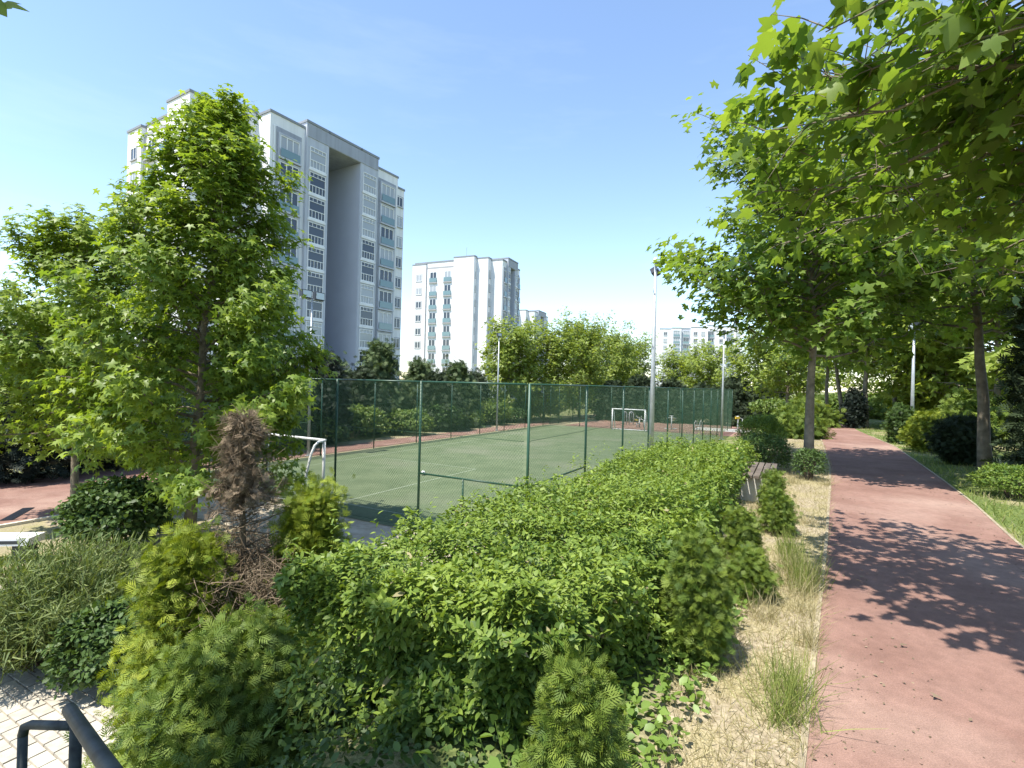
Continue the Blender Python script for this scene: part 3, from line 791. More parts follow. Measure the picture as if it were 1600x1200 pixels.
# building frame: local x = along the long front (away), local y = depth (towards the back), front faces -y; the end wall faces -x
def tower(label, loc, rz, group, rows=10, detail=True):
    root = thing('apartment_tower', label, 'building', loc, rz, group)
    def wall(x0, x1, y0, y1, z0, z1, mat='wall_white', name='wall', cap=True):
        MB().box(x0, x1, y0, y1, z0, z1).build(name, mat, root)
        if cap:
            c = MB(); e = .10
            c.box(x0-e, x1+e, y0-e, y0+.35, z1, z1+.28).box(x0-e, x1+e, y1-.35, y1+e, z1, z1+.28)
            c.box(x0-e, x0+.35, y0+.35, y1-.35, z1, z1+.28).box(x1-.35, x1+e, y0+.35, y1-.35, z1, z1+.28)
            c.build('parapet', 'trim_grey', root)
    wall(0, 2.6, 5.1, 9.8, 0, 34.5)                 # blank end block
    wall(.9, 2.6, 9.8, 16.6, 0, 33.9)               # end wall with french balconies, set back a little
    wall(.35, 2.6, 16.6, 20, 0, 33.6)
    wall(2.6, 6.0, 2.5, 20, 0, 34.2)
    wall(6.0, 10.5, 0, 20, 0, 33.9)
    wall(10.5, 13.7, -.35, 20, 0, 34.7, 'wall_panel', 'portal_pier')
    wall(18.9, 22.0, -.35, 20, 0, 34.7, 'wall_panel', 'portal_pier')
    wall(13.7, 18.9, 9, 20, 0, 34.7, 'recess_lightened', 'recess_wall', False)
    wall(13.7, 18.9, -.35, 9, 33.0, 34.7, 'wall_grey', 'portal_beam', True)
    MB().box(10.6, 21.9, -.42, -.352, 33.05, 34.6).build('portal_fascia', 'wall_grey', root)
    MB().box(13.702, 13.76, -.3, 8.9, .1, 32.99).build('recess_lining', 'recess_lightened', root)
    MB().box(18.84, 18.898, -.3, 8.9, .1, 32.99).build('recess_lining', 'recess_lightened', root)
    MB().box(13.9, 18.7, -.9, 4.0, 3.4, 4.6).build('entrance_canopy', 'entrance_stone', root)
    wall(22.0, 26.2, 0, 20, 0, 33.6)
    wall(26.2, 28.4, .8, 20, 0, 32.6)
    MB().box(6.75, 10.0, -.09, -.003, 1.2, 32.6).build('facade_panel', 'wall_grey', root)
    MB().box(22.4, 25.8, -.09, -.003, 1.2, 32.4).build('facade_panel', 'wall_grey', root)
    MB().tube([(6.45, -.1, .2), (6.45, -.1, 32.6)], .06, 6).build('drain_pipe', 'frame_white', root)
    MB().box(.82, .897, 9.9, 16.5, 1.0, 32.6).build('facade_panel', 'wall_white', root)
    MB().tube([(.75, 16.45, .2), (.75, 16.45, 32.6)], .06, 6).build('drain_pipe', 'sill_grey', root)
    MB().box(.80, .897, 9.85, 16.55, 32.61, 33.0).build('band', 'sill_grey', root)
    MB().tube([(4.6, 8, 34.2), (4.6, 8, 37.2)], .04, 5).build('aerial', 'trim_grey', root)
    for k in range(rows+1):
        z = 29.3 - 3*k
        if z < -.5: break
        put_win('bay', root, 8.4, -.09, max(z, .3), 0)
        put_win('loggia', root, 12.1, -.353, max(z, .3)+.15, 0); put_win('loggia', root, 20.45, -.353, max(z, .3)+.15, 0)
        put_win('bay', root, 24.1, -.09, max(z, .3), 0)
        put_win('small', root, 27.4, .8, max(z, .3)+.7, 0); put_win('slit', root, 26.55, .8, max(z, .3)+.7, 0)
        put_win('small', root, 4.5, 2.5, max(z, .3)+.8, 0); put_win('slit', root, 1.4, 5.1, max(z, .3)+.7, 0)
        put_win('french', root, .82, 14.9, max(z, .3)+.3, -math.pi/2); put_win('french', root, .82, 11.4, max(z, .3)+.3, -math.pi/2)
        put_win('small', root, .35, 18.3, max(z, .3)+.7, -math.pi/2)
    return root
def bxy(l, r, ang):
    """corner from distances along / across a building row that is turned by ang"""
    s, c = math.sin(ang), math.cos(ang); return Vector((l*s + r*c, l*c - r*s, 0))
a1 = R(31); G = 'white apartment towers in a row'
tower('tall white and grey apartment tower behind the leafy tree, with high portal', bxy(28.8, -53.3, a1), math.pi/2-a1, G)
a2 = R(24)
cc = Vector((-62/800*109, 109, 0)); s2, c2 = math.sin(a2), math.cos(a2)
tower('white apartment tower with sunlit end wall in the middle, behind small conifers', cc + Vector((c2*5.1, -s2*5.1, -3.4)), math.pi/2-a2, G).scale = (.46, 1.06, 1)
cc = Vector((5/800*184, 184, 0))
tower('pale apartment tower peeping over the plane trees, right of the middle tower', cc + Vector((c2*5.1, -s2*5.1, -3.4)), math.pi/2-a2, G).scale = (.7, 1, 1)
cc = Vector((38/800*275, 275, -3.4))
tower('farthest apartment tower, only its roof corner shows above the plane trees', cc + Vector((c2*5.1, -s2*5.1, 0)), math.pi/2-a2, G)
def slab_block(label, p, rz):
    root = thing('apartment_block', label, 'building', p, rz)
    for i, (x0, x1, y0, h) in enumerate(((0, 5, 1.5, 30), (5, 9, .6, 30.3), (9, 13, 1.6, 30.2), (13, 20, 0, 30.6), (20, 23, 1.4, 31.6), (23, 34, .2, 31))):
        MB().box(x0, x1, y0, 16, 0, h).build('wall', 'wall_white' if i != 2 else 'wall_panel', root)
        MB().box(x0-.1, x1+.1, y0-.1, y0+.4, h, h+.3).build('parapet', 'trim_grey', root)
    for k in range(10):
        z = 26.6 - 3*k
        if z < .2: break
        put_win('small', root, 2.4, 1.5, z+.6, 0); put_win('bay', root, 7, .6, z, 0); put_win('bay', root, 11.2, 1.6, z, 0)
        put_win('small', root, 14.8, 0, z+.6, 0); put_win('small', root, 18, 0, z+.6, 0); put_win('bay', root, 21.5, 1.4, z, 0)
        put_win('small', root, 25.5, .2, z+.6, 0); put_win('bay', root, 29, .2, z, 0); put_win('small', root, 32.3, .2, z+.6, 0)
    return root
q = at(1030, 590, 224); slab_block('white apartment block far off beyond the floodlight pole, half hidden by leaves', (q.x, q.y, 0), R(-8))

# ================================================================== TREES
# two sweetgums on the left
def pyramid(wd, top=.12, low=.55):
    return lambda s: wd*((low + (1-low)*min(1, s/.22)) if s < .22 else (1-(s-.22)/.78)**.85*(1-top)+top)
p = on(297, 862, 0.0); p = Vector((-500/800*12.5, 12.5, 0))
broadleaf('sweetgum_tree', 'tall pyramid-shaped sweetgum tree in front of the apartment tower', p, 11.3, .135, .145, pyramid(2.7, .08, .88), 96, STAR, .19, 29000,
          'leaf_sweetgum', 'bark_grey', seed=11, elev=(2, 62), spread=.16, lean=(.5, .1))
p = Vector((-678/800*14.4, 14.4, 0))
broadleaf('sweetgum_tree', 'smaller sweetgum tree on the left with slim pale trunk by the red court', p, 8.5, .11, .26, pyramid(2.9, .12, .8), 58, STAR, .19, 16000,
          'leaf_sweetgum', 'bark_grey', seed=23, elev=(0, 58), spread=.18)

# plane trees along the path
def roundp(wd): return lambda s: wd*(.35+.65*math.sin(math.pi*min(1, .18+.82*s))**.7)
p = on(1262, 737, UP)
broadleaf('plane_tree', 'plane tree with straight brown trunk on the left edge of the path', p, 5.9, .115, .47, roundp(2.62), 56, STARP, .185, 11500,
          'leaf_plane', 'bark_plane', seed=31, elev=(12, 58), spread=.2)
p = Vector((745/800*11, 11.0, UP))
broadleaf('plane_tree', 'plane tree with mottled trunk on the verge beside the tall dark cypress', p, 7.4, .13, .45, roundp(2.8), 46, STARP, .19, 7000,
          'leaf_plane', 'bark_plane', seed=37, elev=(8, 62), spread=.2, lean=(-.3, .2))
for px, py, H, wd, sd, lean, lab in (
    (1397, 666, 9.5, 3.2, 41, (.2, 0), 'plane tree just left of the slim lamp post on the verge'),
    (1352, 669, 9.0, 3.0, 43, (0, 0), 'plane tree standing behind the dark clipped bush beside the path'),
    (1319, 662, 9.5, 3.2, 47, (-1.2, .3), 'leaning plane tree at the bend of the red path'),
    (1291, 655, 9.0, 3.0, 53, (0, 0), 'thin plane tree at the far end of the red path')):
    p = on(px, py, UP)
    broadleaf('plane_tree', lab, p, H, .13, .38, roundp(wd), 40, STAR3, .30, 5000, 'leaf_plane', 'bark_plane', seed=sd, elev=(6, 62), spread=.26, lean=lean)
# trees further along on the right and behind the gym
for i, (px, d, H, wd, lab) in enumerate((
    (1480, 24, 9.0, 3.2, 'plane tree between the lamp post and the mottled trunk, further back'),
    (1560, 21, 10.0, 3.4, 'plane tree rising behind the tall dark cypress at the right'),
    (1445, 42, 10.0, 4.0, 'broad plane tree in the background right of the path'),
    (1230, 44, 8.5, 3.8, 'plane tree in the background left of the path end'),
    (1180, 60, 8.0, 4.0, 'light green tree behind the gym, near the fence end'),
    (1255, 70, 9.0, 4.2, 'pale tree far behind the end of the red path'),
    (1350, 62, 10, 4.4, 'pale tree in the far background over the path bend'),
    (1105, 72, 7.6, 3.8, 'low bright tree behind the gym under the far white block'),
    (1060, 78, 8.0, 3.6, 'low bright tree behind the gym next to the tall floodlight pole'))):
    p = gp(px, d)
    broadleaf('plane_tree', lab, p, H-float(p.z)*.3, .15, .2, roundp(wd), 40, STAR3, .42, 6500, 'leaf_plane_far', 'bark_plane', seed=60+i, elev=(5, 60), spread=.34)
# row of plane trees beyond the far fence, below the towers
for i, (px, d, H, wd, lab) in enumerate((
    (795, 56, 9.0, 3.4, 'first plane tree of the row beyond the pitch, beside the middle tower'),
    (850, 60, 8.6, 3.8, 'second plane tree of the row beyond the pitch'),
    (905, 66, 10.2, 4.4, 'third and fullest plane tree of the row beyond the pitch'),
    (955, 76, 10.4, 4.4, 'fourth plane tree of the row beyond the pitch'),
    (990, 88, 9.8, 4.2, 'last plane tree of the row, left of the tall floodlight pole'))):
    p = gp(px, d)
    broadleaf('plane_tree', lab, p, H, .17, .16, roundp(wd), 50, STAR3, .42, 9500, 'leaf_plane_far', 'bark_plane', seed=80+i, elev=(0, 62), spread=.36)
for i, (px, d, H) in enumerate(((898, 92, 14.5), (922, 96, 13.8), (955, 108, 14.0), (980, 118, 13.0))):
    p = gp(px, d)
    conifer('pine_tree', ['dark pointed pine top above the third plane tree', 'dark pine top right of the tallest pine top', 'dark pine top over the fourth plane tree', 'lowest dark pine top near the tall floodlight pole'][i],
            p, H, lambda t: 2.6*(1-t)**.8+.15, 160, 16, .75, 'leaf_cedar', 'tree', 110+i, .3, SPRAY2)

# the near plane tree: trunk right of the frame, boughs hanging into the upper right
def near_plane():
    g = np.random.default_rng(5)
    base = ln(3.6, -3.6, UP)
    root = thing('plane_tree', 'near plane tree whose leafy boughs hang into the upper right corner', 'tree', base)
    mb = MB(); H = 8.6
    tp = [Vector((0, 0, -.15)), Vector((.03, 0, 1.5)), Vector((-.05, .05, 3.2)), Vector((.05, .1, 5.0)), Vector((0, .1, 6.8)), Vector((.05, .1, H))]
    mb.tube(tp, [.19, .155, .135, .10, .06, .015], 12)
    def trunk_at(z):
        for a, b in zip(tp[:-1], tp[1:]):
            if z <= b.z: return a.lerp(b, (z-a.z)/(b.z-a.z))
        return tp[-1]
    tips = []   # (world tip, start height on the trunk)
    for px, py, d, z0 in ((1290, 50, 2.95, 3.4), (1360, 20, 3.0, 3.8), (1195, 205, 3.6, 3.0), (1185, 300, 4.3, 2.7), (1270, 190, 3.4, 3.1), (1360, 110, 3.0, 3.3), (1440, 40, 2.7, 3.6),
                          (1530, 60, 2.5, 3.2), (1380, 230, 3.6, 2.9), (1480, 180, 3.3, 2.9), (1570, 200, 3.0, 2.8), (1290, 330, 4.9, 2.6), (1400, 340, 4.6, 2.6),
                          (1500, 320, 4.2, 2.5), (1585, 330, 3.8, 2.5), (1440, 430, 5.6, 2.4), (1340, 400, 5.8, 2.5), (1560, 430, 4.9, 2.3), (1230, 270, 4.2, 3.2), (1310, 120, 3.6, 3.8),
                          (1210, 245, 5.2, 3.3), (1480, 100, 4.2, 4.0), (1590, 110, 3.8, 3.8), (1250, 380, 6.2, 2.8), (1400, -60, 3.2, 4.4), (1180, 250, 4.6, 3.0), (1205, 330, 5.0, 2.7), (1180, 190, 4.2, 3.3), (1235, 150, 3.8, 3.4), (1250, 300, 5.5, 2.9), (1220, 385, 6.0, 2.6), (1300, 250, 4.6, 3.0), (1250, -120, 3.0, 4.6), (1560, -80, 3.2, 4.6)):
        tips.append((at(px, py, d)-base, z0, 1.0))
    for i in range(12):     # the rest of the crown, out of view to the right and behind
        a = R(-150 + i*17.5); rr = 2.6+.9*g.random(); z = 3.6+4.0*g.random()
        v = Vector((math.cos(a)*rr, math.sin(a)*rr, z)); wp = v+base
        if wp.y > .3 and abs(wp.x/wp.y) < 1.15 and (wp.z-EYE)/wp.y < .85: continue
        tips.append((v, max(2.3, z-1.2), .8))
    for i in range(3):      # top
        a = i*.9; tips.append((Vector((math.cos(a)*1.3, math.sin(a)*1.3, 6.6+1.6*g.random())), 5.6, .8))
    C = []; CD = []
    for tip, z0, wgt in tips:
        s = trunk_at(z0); d = tip-s; lng = d.length
        mid = s + d*.5 + Vector((0, 0, .16*lng)); lp = []
        for k in range(9):
            t = k/8; q = s*(1-t)**2 + mid*2*t*(1-t) + tip*t*t
            lp.append(q + Vector(g.normal(size=3))*.018*lng*(0 if k in (0, 8) else 1))
        rl = .009+.006*lng
        mb.tube(lp, [rl*(1-.88*k/8) for k in range(9)], 6, cap=False)
        for q in range(int(lng*6)):
            t = .30+.70*g.random(); x = min(t, .999)*8; i = int(x); pp = lp[i].lerp(lp[i+1], x-i)
            dd = (d.normalized()*.7 + Vector(g.normal(size=3))*.6).normalized(); e = pp + dd*(.18+.38*g.random())
            mb.tube([pp, (pp+e)/2+Vector((0, 0, .02)), e], [.006, .004, .002], 3, cap=False)
            for c in (.5, .8, 1.0): C.append(tuple(pp.lerp(e, c))); CD.append(tuple(dd))
        C.append(tuple(tip)); CD.append(tuple(d.normalized()))
    mb.build('trunk', 'bark_plane', root, True)
    C = np.array(C); CD = np.array(CD); n = 5900
    idx = g.integers(0, len(C), n)
    P = C[idx] + g.normal(size=(n, 3))*.10
    wp = P + np.array(base)
    def proj(wp):
        d = np.maximum(wp[:, 1], .05); u = wp[:, 0]/d*F; v = (wp[:, 2]-EYE)/d*F
        return 800 + u*cr + v*sr, 600 - (v*cr - u*sr)
    px, py = proj(wp)
    inview = (wp[:, 1] > .2) & (px > -100) & (px < 1700) & (py > -100) & (py < 1300)
    bad = (np.linalg.norm(wp-np.array([0, 0, EYE]), axis=1) < 1.7) | (inview & (px < 1130 + np.maximum(0, 150-py)*.6)) | (inview & (py > 470)) | (inview & (wp[:, 1] < 2.1))
    P, idx = P[~bad], idx[~bad]; n = len(P)
    outw = unit(P-np.array([0, 0, 4.0]))
    A = unit(CD[idx]*.5 + outw*.35 + g.normal(size=(n, 3))*.6 - np.array([0, 0, .45]))
    Nn = unit(np.array([0, 0, .9]) + outw*.3 + g.normal(size=(n, 3))*.5)
    S = .145*(.5+.75*g.random(n)); tint = np.clip(.45+.25*g.normal(size=n), 0, 1)
    px, py = proj(P+np.array(base)); dist = (P+np.array(base))[:, 1]
    score = np.where((px > 0) & (px < 1600) & (py > 0) & (py < 1200) & (dist > 0), S/np.maximum(dist, .5), 0)
    order = np.argsort(-score); big = np.zeros(n, bool); big[order[:285]] = True
    leaves('crown', P[~big], Nn[~big], A[~big], S[~big], PLANE, 'leaf_plane', root, tint[~big])
    var = []
    for k in range(10):
        tm_ = plane_leaf(.15+.4*g.random(), .02+.2*g.random())
        var.append(np_mesh('leaf', tm_[0], tm_[1], 'leaf_plane', np.full(len(tm_[0]), .08+.09*k)))
    def single(p, nn, a, s, tv):
        nn = Vector(nn).normalized(); y = Vector(a); y = (y-nn*y.dot(nn)).normalized(); x = y.cross(nn)
        o = link('leaf', var[int(min(9, max(0, tv*10)))], root)
        o.matrix_local = Matrix(((x.x*s, y.x*s, nn.x*s, p[0]), (x.y*s, y.y*s, nn.y*s, p[1]), (x.z*s, y.z*s, nn.z*s, p[2]), (0, 0, 0, 1)))
    for i in order[:285]: single(P[i], Nn[i], A[i], S[i], tint[i])
near_plane()
# a plane tree on the bank behind the camera: it shades the foot of the hedge, one spray of leaves dips into the top left corner
def in_frame(wp, m=40):
    d = np.maximum(wp[:, 1], .05); u = wp[:, 0]/d*F; v = (wp[:, 2]-EYE)/d*F
    px, py = 800 + u*cr + v*sr, 600 - (v*cr - u*sr)
    return (wp[:, 1] > .1) & (px > -m) & (px < 1600+m) & (py > -m) & (py < 1200+m)
bt = Vector((-4.2, -1.3, float(ground_z(-4.2, -1.3))))
bt_ = broadleaf('plane_tree', 'plane tree of which only one leaf spray shows in the top left corner', bt, 9.6, .15, .36, roundp(1.9), 50, STARP, .2, 11000,
                'leaf_plane', 'bark_plane', seed=71, elev=(22, 62), spread=.2, keep=lambda wp: ~in_frame(wp))
def corner_leaves():
    mb = MB(); tip = at(-6, 2, 1.75)-bt; s0 = Vector((0, 0, 3.6))
    mb.tube([s0, s0.lerp(tip, .5)+Vector((-.25, 0, .55)), at(-90, -70, 1.72)-bt, tip], [.02, .012, .006, .002], 5, cap=False); mb.build('bough', 'bark_plane', bt_, True)
    for px_, py_, a, nn, s, k in ((-16, -6, (.75, .1, -.8), (-.2, -.9, .35), .125, .7), (-4, 6, (.9, .2, .05), (.1, -.75, .7), .085, .9), (-26, 18, (.35, .2, -.9), (-.5, -.8, .3), .11, .5), (-40, -30, (.6, .1, .5), (0, -.8, .4), .12, .6)):
        tm_ = plane_leaf(.3, .15); p = at(px_, py_, 1.72)-bt
        nn = Vector(nn).normalized(); y = Vector(a); y = (y-nn*y.dot(nn)).normalized(); x = y.cross(nn)
        o = link('leaf', np_mesh('leaf', tm_[0], tm_[1], 'leaf_plane', np.full(len(tm_[0]), k)), bt_)
        o.matrix_local = Matrix(((x.x*s, y.x*s, nn.x*s, p[0]), (x.y*s, y.y*s, nn.y*s, p[1]), (x.z*s, y.z*s, nn.z*s, p[2]), (0, 0, 0, 1)))
corner_leaves()

# ================================================================== EVERGREENS ON THE RIGHT VERGE
egg = lambda w_: (lambda t: w_*math.sin(math.pi*min(.97, .16+.84*t))**.75)
p = Vector((905/800*9.3, 9.3, UP))
conifer('cypress_tree', 'tall dark cypress at the right edge of the picture', p, 5.2, lambda t: 1.02*min(1, (t+.05)*5)*(1-t)**.35, 520, 22, .24, 'leaf_cypress', 'tree', 201, .7, SPRAY2)
p = on(1502, 727, UP); conifer('clipped_conifer', 'dark vase-shaped clipped conifer beside the mottled tree trunk', p, 1.1, lambda t: .10+.40*math.sin(math.pi*min(.93, max(0, t-.08)*1.05))**.7, 260, 26, .13, 'leaf_cypress', 'shrub', 203, .7, SPRAY2)
p = on(1449, 706, UP); conifer('clipped_conifer', 'small bright yellow-green clipped conifer by the slim lamp post', p, 1.12, lambda t: .08+.47*math.sin(math.pi*min(.97, max(0, t-.05)*.9+.1))**.9*(1.15-.45*t), 220, 24, .12, 'leaf_gold', 'shrub', 205, .7, SPRAY2)
p = on(1334, 669, UP); conifer('clipped_conifer', 'dark oval clipped conifer at the right side of the path bend', p, 1.75, egg(.42), 160, 22, .17, 'leaf_dark', 'shrub', 207, .8, SPRAY2)
p = on(1408, 693, UP); conifer('thuja', 'dark green thuja just left of the slim lamp post', p, 1.25, egg(.36), 150, 22, .14, 'leaf_bush', 'shrub', 209, .8, SPRAY2)
p = on(1583, 778, UP); bush('low_shrub', 'low light green shrub in the grass at the right edge', p, .55, .5, .55, 5200, .055, 'leaf_hedge', OVAL, 211)
p = gp(1478, 26); conifer('golden_cedar', 'layered bright green cedar behind the clipped conifers', p, 4.1, lambda t: 2.2*(1-t)**.6+.1, 180, 22, .40, 'leaf_gold', 'tree', 213, .1, SPRAY2)
p = gp(1530, 20); conifer('juniper', 'spreading green juniper behind the mottled tree trunk', p, 1.5, lambda t: 1.4*(1-t)**.5+.1, 120, 22, .32, 'leaf_thuja', 'shrub', 215, .2, SPRAY2)
p = gp(1425, 34); conifer('juniper', 'wide juniper in the background between path and lamp post', p, 1.9, lambda t: 2.4*(1-t)**.5+.1, 140, 22, .45, 'leaf_thuja', 'shrub', 217, .15, SPRAY2)
for i, (px, d, r, h) in enumerate(((1290, 40, 1.6, 1.4), (1370, 44, 2.0, 1.6), (1455, 48, 2.6, 2.2), (1540, 40, 2.6, 2.6), (1590, 30, 2.2, 2.4), (1215, 52, 2.6, 1.6), (1165, 64, 3, 2.4), (1330, 52, 2.5, 1.7))):
    p = gp(px, d)
    bush('background_shrub', ['rounded shrub at the far end of the red path', 'shrub behind the two slim trunks right of the path bend', 'shrub behind the lamp post far back', 'tall shrub behind the vase-shaped conifer',
          'tall shrub behind the dark cypress at the right edge', 'shrub at the back edge of the gym ground, left of the tree trunk', 'shrub behind the gym at the fence end', 'shrub closing the view beyond the path bend'][i],
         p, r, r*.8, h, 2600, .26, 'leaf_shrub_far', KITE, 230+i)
# left of the path, beyond the hedge
p = Vector((6.55, 13.4, UP)); bush('round_shrub', 'bright clipped shrub between hedge end and the brown tree trunk', p, .58, .58, 1.1, 8500, .055, 'leaf_hedge', OVAL, 251)
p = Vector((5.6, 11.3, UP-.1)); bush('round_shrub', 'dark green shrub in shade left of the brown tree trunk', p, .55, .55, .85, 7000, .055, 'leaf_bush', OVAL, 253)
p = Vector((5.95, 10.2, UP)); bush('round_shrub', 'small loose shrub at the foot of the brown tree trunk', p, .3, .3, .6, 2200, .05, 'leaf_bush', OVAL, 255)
p = gp(1243, 19.5); conifer('juniper', 'flat spreading juniper behind the bright clipped shrub', p, .9, lambda t: .8*(1-t)**.5+.1, 130, 22, .26, 'leaf_thuja', 'shrub', 257, .15, SPRAY2)
p = gp(1262, 26); conifer('juniper', 'second flat juniper further along the left of the path', p, 1.2, lambda t: 1.1*(1-t)**.5+.1, 130, 22, .3, 'leaf_thuja', 'shrub', 259, .15, SPRAY2)

# ================================================================== THE PRIVET HEDGE
def hedge():
    g = np.random.default_rng(9)
    l0, l1, n0, n1 = 2.02, 12.0, .74, 2.72; zt = 3.0
    root = thing('privet_hedge', 'long bright green leafy hedge between the path and the pitch', 'hedge', ln((l0+l1)/2, (n0+n1)/2, float(UP)))
    def lnz(l, n, z):
        return np.stack([l*LV[0]+n*NV[0], l*LV[1]+n*NV[1], z], 1)
    parts = []
    def face(cnt, which):
        a, b = g.random(cnt), g.random(cnt)
        dens = lambda s: l0 + (l1-l0)*s**1.55       # more leaves near the camera, where single leaves show
        if which == 'top': l, n, z, no = dens(a), n0+(n1-n0)*b, np.full(cnt, zt), (0, 0, 1)
        if which == 'right': l, n, z, no = dens(a), np.full(cnt, n0), 2.25+(zt-2.25)*b**.7, (0, -1, .25)
        if which == 'left': l, n, z, no = dens(a), np.full(cnt, n1), 1.9+(zt-1.9)*b**.7, (0, 1, .25)
        if which == 'front': l, n, z, no = np.full(cnt, l0), n0+(n1-n0)*a, 1.3+(zt-1.3)*b**.55, (-1, 0, .3)
        if which == 'end': l, n, z, no = np.full(cnt, l1), n0+(n1-n0)*a, 2.2+(zt-2.2)*b, (1, 0, .3)
        q = np.stack([l, n, z], 1); no = np.tile(np.array(no, float), (cnt, 1))
        return q, no
    Q = []; NO = []
    for w_, c in (('top', 62000), ('right', 24000), ('left', 12000), ('front', 34000), ('end', 3000)):
        q, no = face(c, w_); Q.append(q); NO.append(no)
    Q = np.concatenate(Q); NO = unit(np.concatenate(NO)); m = len(Q)
    # round the box edges
    cl = np.clip(Q, [l0+.17, n0+.17, -9], [l1-.17, n1-.17, zt-.17]); v = Q-cl; L_ = np.linalg.norm(v, axis=1, keepdims=True)
    Q = np.where(L_ > .17, cl + v/np.maximum(L_, 1e-6)*.17, Q)
    lump = lobes_noise(Q*np.array([1, 1, 1.3]), .17, 2.6, 4) + lobes_noise(Q, .12, 6.0, 8)
    # the near end bulges forward at mid height and opens into dark hollows below
    near = np.exp(-((Q[:, 0]-l0)/.35)**2)
    Q = Q + NO*(lump[:, None]) - NO*(g.random((m, 1))**1.7*.26)
    hol = (near > .3) & (Q[:, 2] < 2.58 - .42*np.exp(-((Q[:, 1]-1.6)/.34)**2) + .16*lobes_noise(Q, 1, 4.0, 12)) & (g.random(m) < .93)
    hol |= (NO[:, 1] < -.5) & (Q[:, 2] < 2.62 + .15*lobes_noise(Q, 1, 3.0, 14)) & (g.random(m) < .6)
    Q[hol] -= NO[hol]*(.45+.4*g.random((hol.sum(), 1)))
    ok = ~(hol & (g.random(m) < .5)); Q, NO, near = Q[ok], NO[ok], near[ok]; m = len(Q)
    Q[:, 2] -= .10*np.clip(Q[:, 1]-n0, 0, 2.2)*np.clip((Q[:, 0]-3.2)/3, 0, 1); Q[:, 1] += .28*np.clip((.5-(Q[:, 1]-n0))/.5, 0, 1)*np.exp(-((Q[:, 0]-l0)/.6)**2)
    W = lnz(Q[:, 0], Q[:, 1], Q[:, 2]); NW = NO[:, 0:1]*np.array([*LV, 0]) + NO[:, 1:2]*np.array([*NV, 0]) + NO[:, 2:3]*np.array([0, 0, 1.])
    # leaves stand in small tufts along shoots
    tuft = unit(NW*.7 + np.array([0, 0, .55]) + g.normal(size=(m, 3))*.35)
    A = unit(tuft*.55 + g.normal(size=(m, 3))*.65); Nn = unit(NW*.35 + np.array([0, 0, .65]) + g.normal(size=(m, 3))*.5)
    dcam = np.linalg.norm(W-np.array([0, 0, EYE]), axis=1)
    S = (.056 + .0022*np.clip(dcam-3, 0, 9))*(.45+.85*g.random(m))
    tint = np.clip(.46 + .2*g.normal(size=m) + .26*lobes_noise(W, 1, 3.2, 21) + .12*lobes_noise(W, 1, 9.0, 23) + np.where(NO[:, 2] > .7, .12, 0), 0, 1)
    org_ = np.array(root.location)
    pick = g.random(m)
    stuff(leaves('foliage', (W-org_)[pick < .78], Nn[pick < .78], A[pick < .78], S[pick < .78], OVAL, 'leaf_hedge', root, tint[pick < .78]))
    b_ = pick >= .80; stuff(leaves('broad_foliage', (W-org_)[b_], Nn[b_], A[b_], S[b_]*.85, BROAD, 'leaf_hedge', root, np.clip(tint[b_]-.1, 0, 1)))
    b_ = (pick >= .78) & (pick < .787); stuff(leaves('withered_leaves', (W-org_)[b_], Nn[b_], A[b_], S[b_]*1.1, OVAL, 'straw_blade', root, .5*tint[b_]))
    # inner leaves; shade inside the hedge put into their darker green
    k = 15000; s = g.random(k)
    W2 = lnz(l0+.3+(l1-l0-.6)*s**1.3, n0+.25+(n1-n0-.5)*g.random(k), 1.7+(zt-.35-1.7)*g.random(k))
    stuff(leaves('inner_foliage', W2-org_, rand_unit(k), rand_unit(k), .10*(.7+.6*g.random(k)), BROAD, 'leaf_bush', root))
    mb = MB()
    for i in range(64):
        l = l0+.25+(l1-l0-.5)*(i/64)**1.1; n = n0+.35+(n1-n0-.7)*g.random(); b = ln(l, n, 0); z0 = float(ground_z(b.x, b.y))-.05
        for q in range(3):
            e = ln(l+g.normal()*.22, n+g.normal()*.25, zt-.2-.3*g.random()); b3 = Vector((b.x, b.y, z0))
            mb.tube([b3-Vector(org_), (b3+e)/2-Vector(org_)+Vector(g.normal(size=3))*.05, e-Vector(org_)], [.014, .009, .003], 4, cap=False)
    stuff(mb.build('stems', 'bark_dark', root, True))
    # shoots sticking out of the top
    k = 420; s = g.random(k); b0 = lnz(l0+(l1-l0)*s**1.5, n0+.1+(n1-n0-.2)*g.random(k), np.full(k, zt+.02))
    P = []; A_ = []
    for i in range(k):
        d = unit(np.array([g.normal()*.35, g.normal()*.35, 1.0])); h = .05+.2*g.random()**2
        for q in range(9):
            P.append(b0[i]+d*h*q/8); a = q*2.4; A_.append(np.array([math.cos(a), math.sin(a), .8]))
    P = np.array(P); A_ = np.array(A_)
    leaves('shoots', P-org_, unit(np.array([0, 0, 1.])+g.normal(size=P.shape)*.4), A_, .042*(.7+.5*g.random(len(P))), OVAL, 'leaf_hedge', root, np.clip(.7+.2*g.normal(size=len(P)), 0, 1))['kind'] = 'stuff'
hedge()

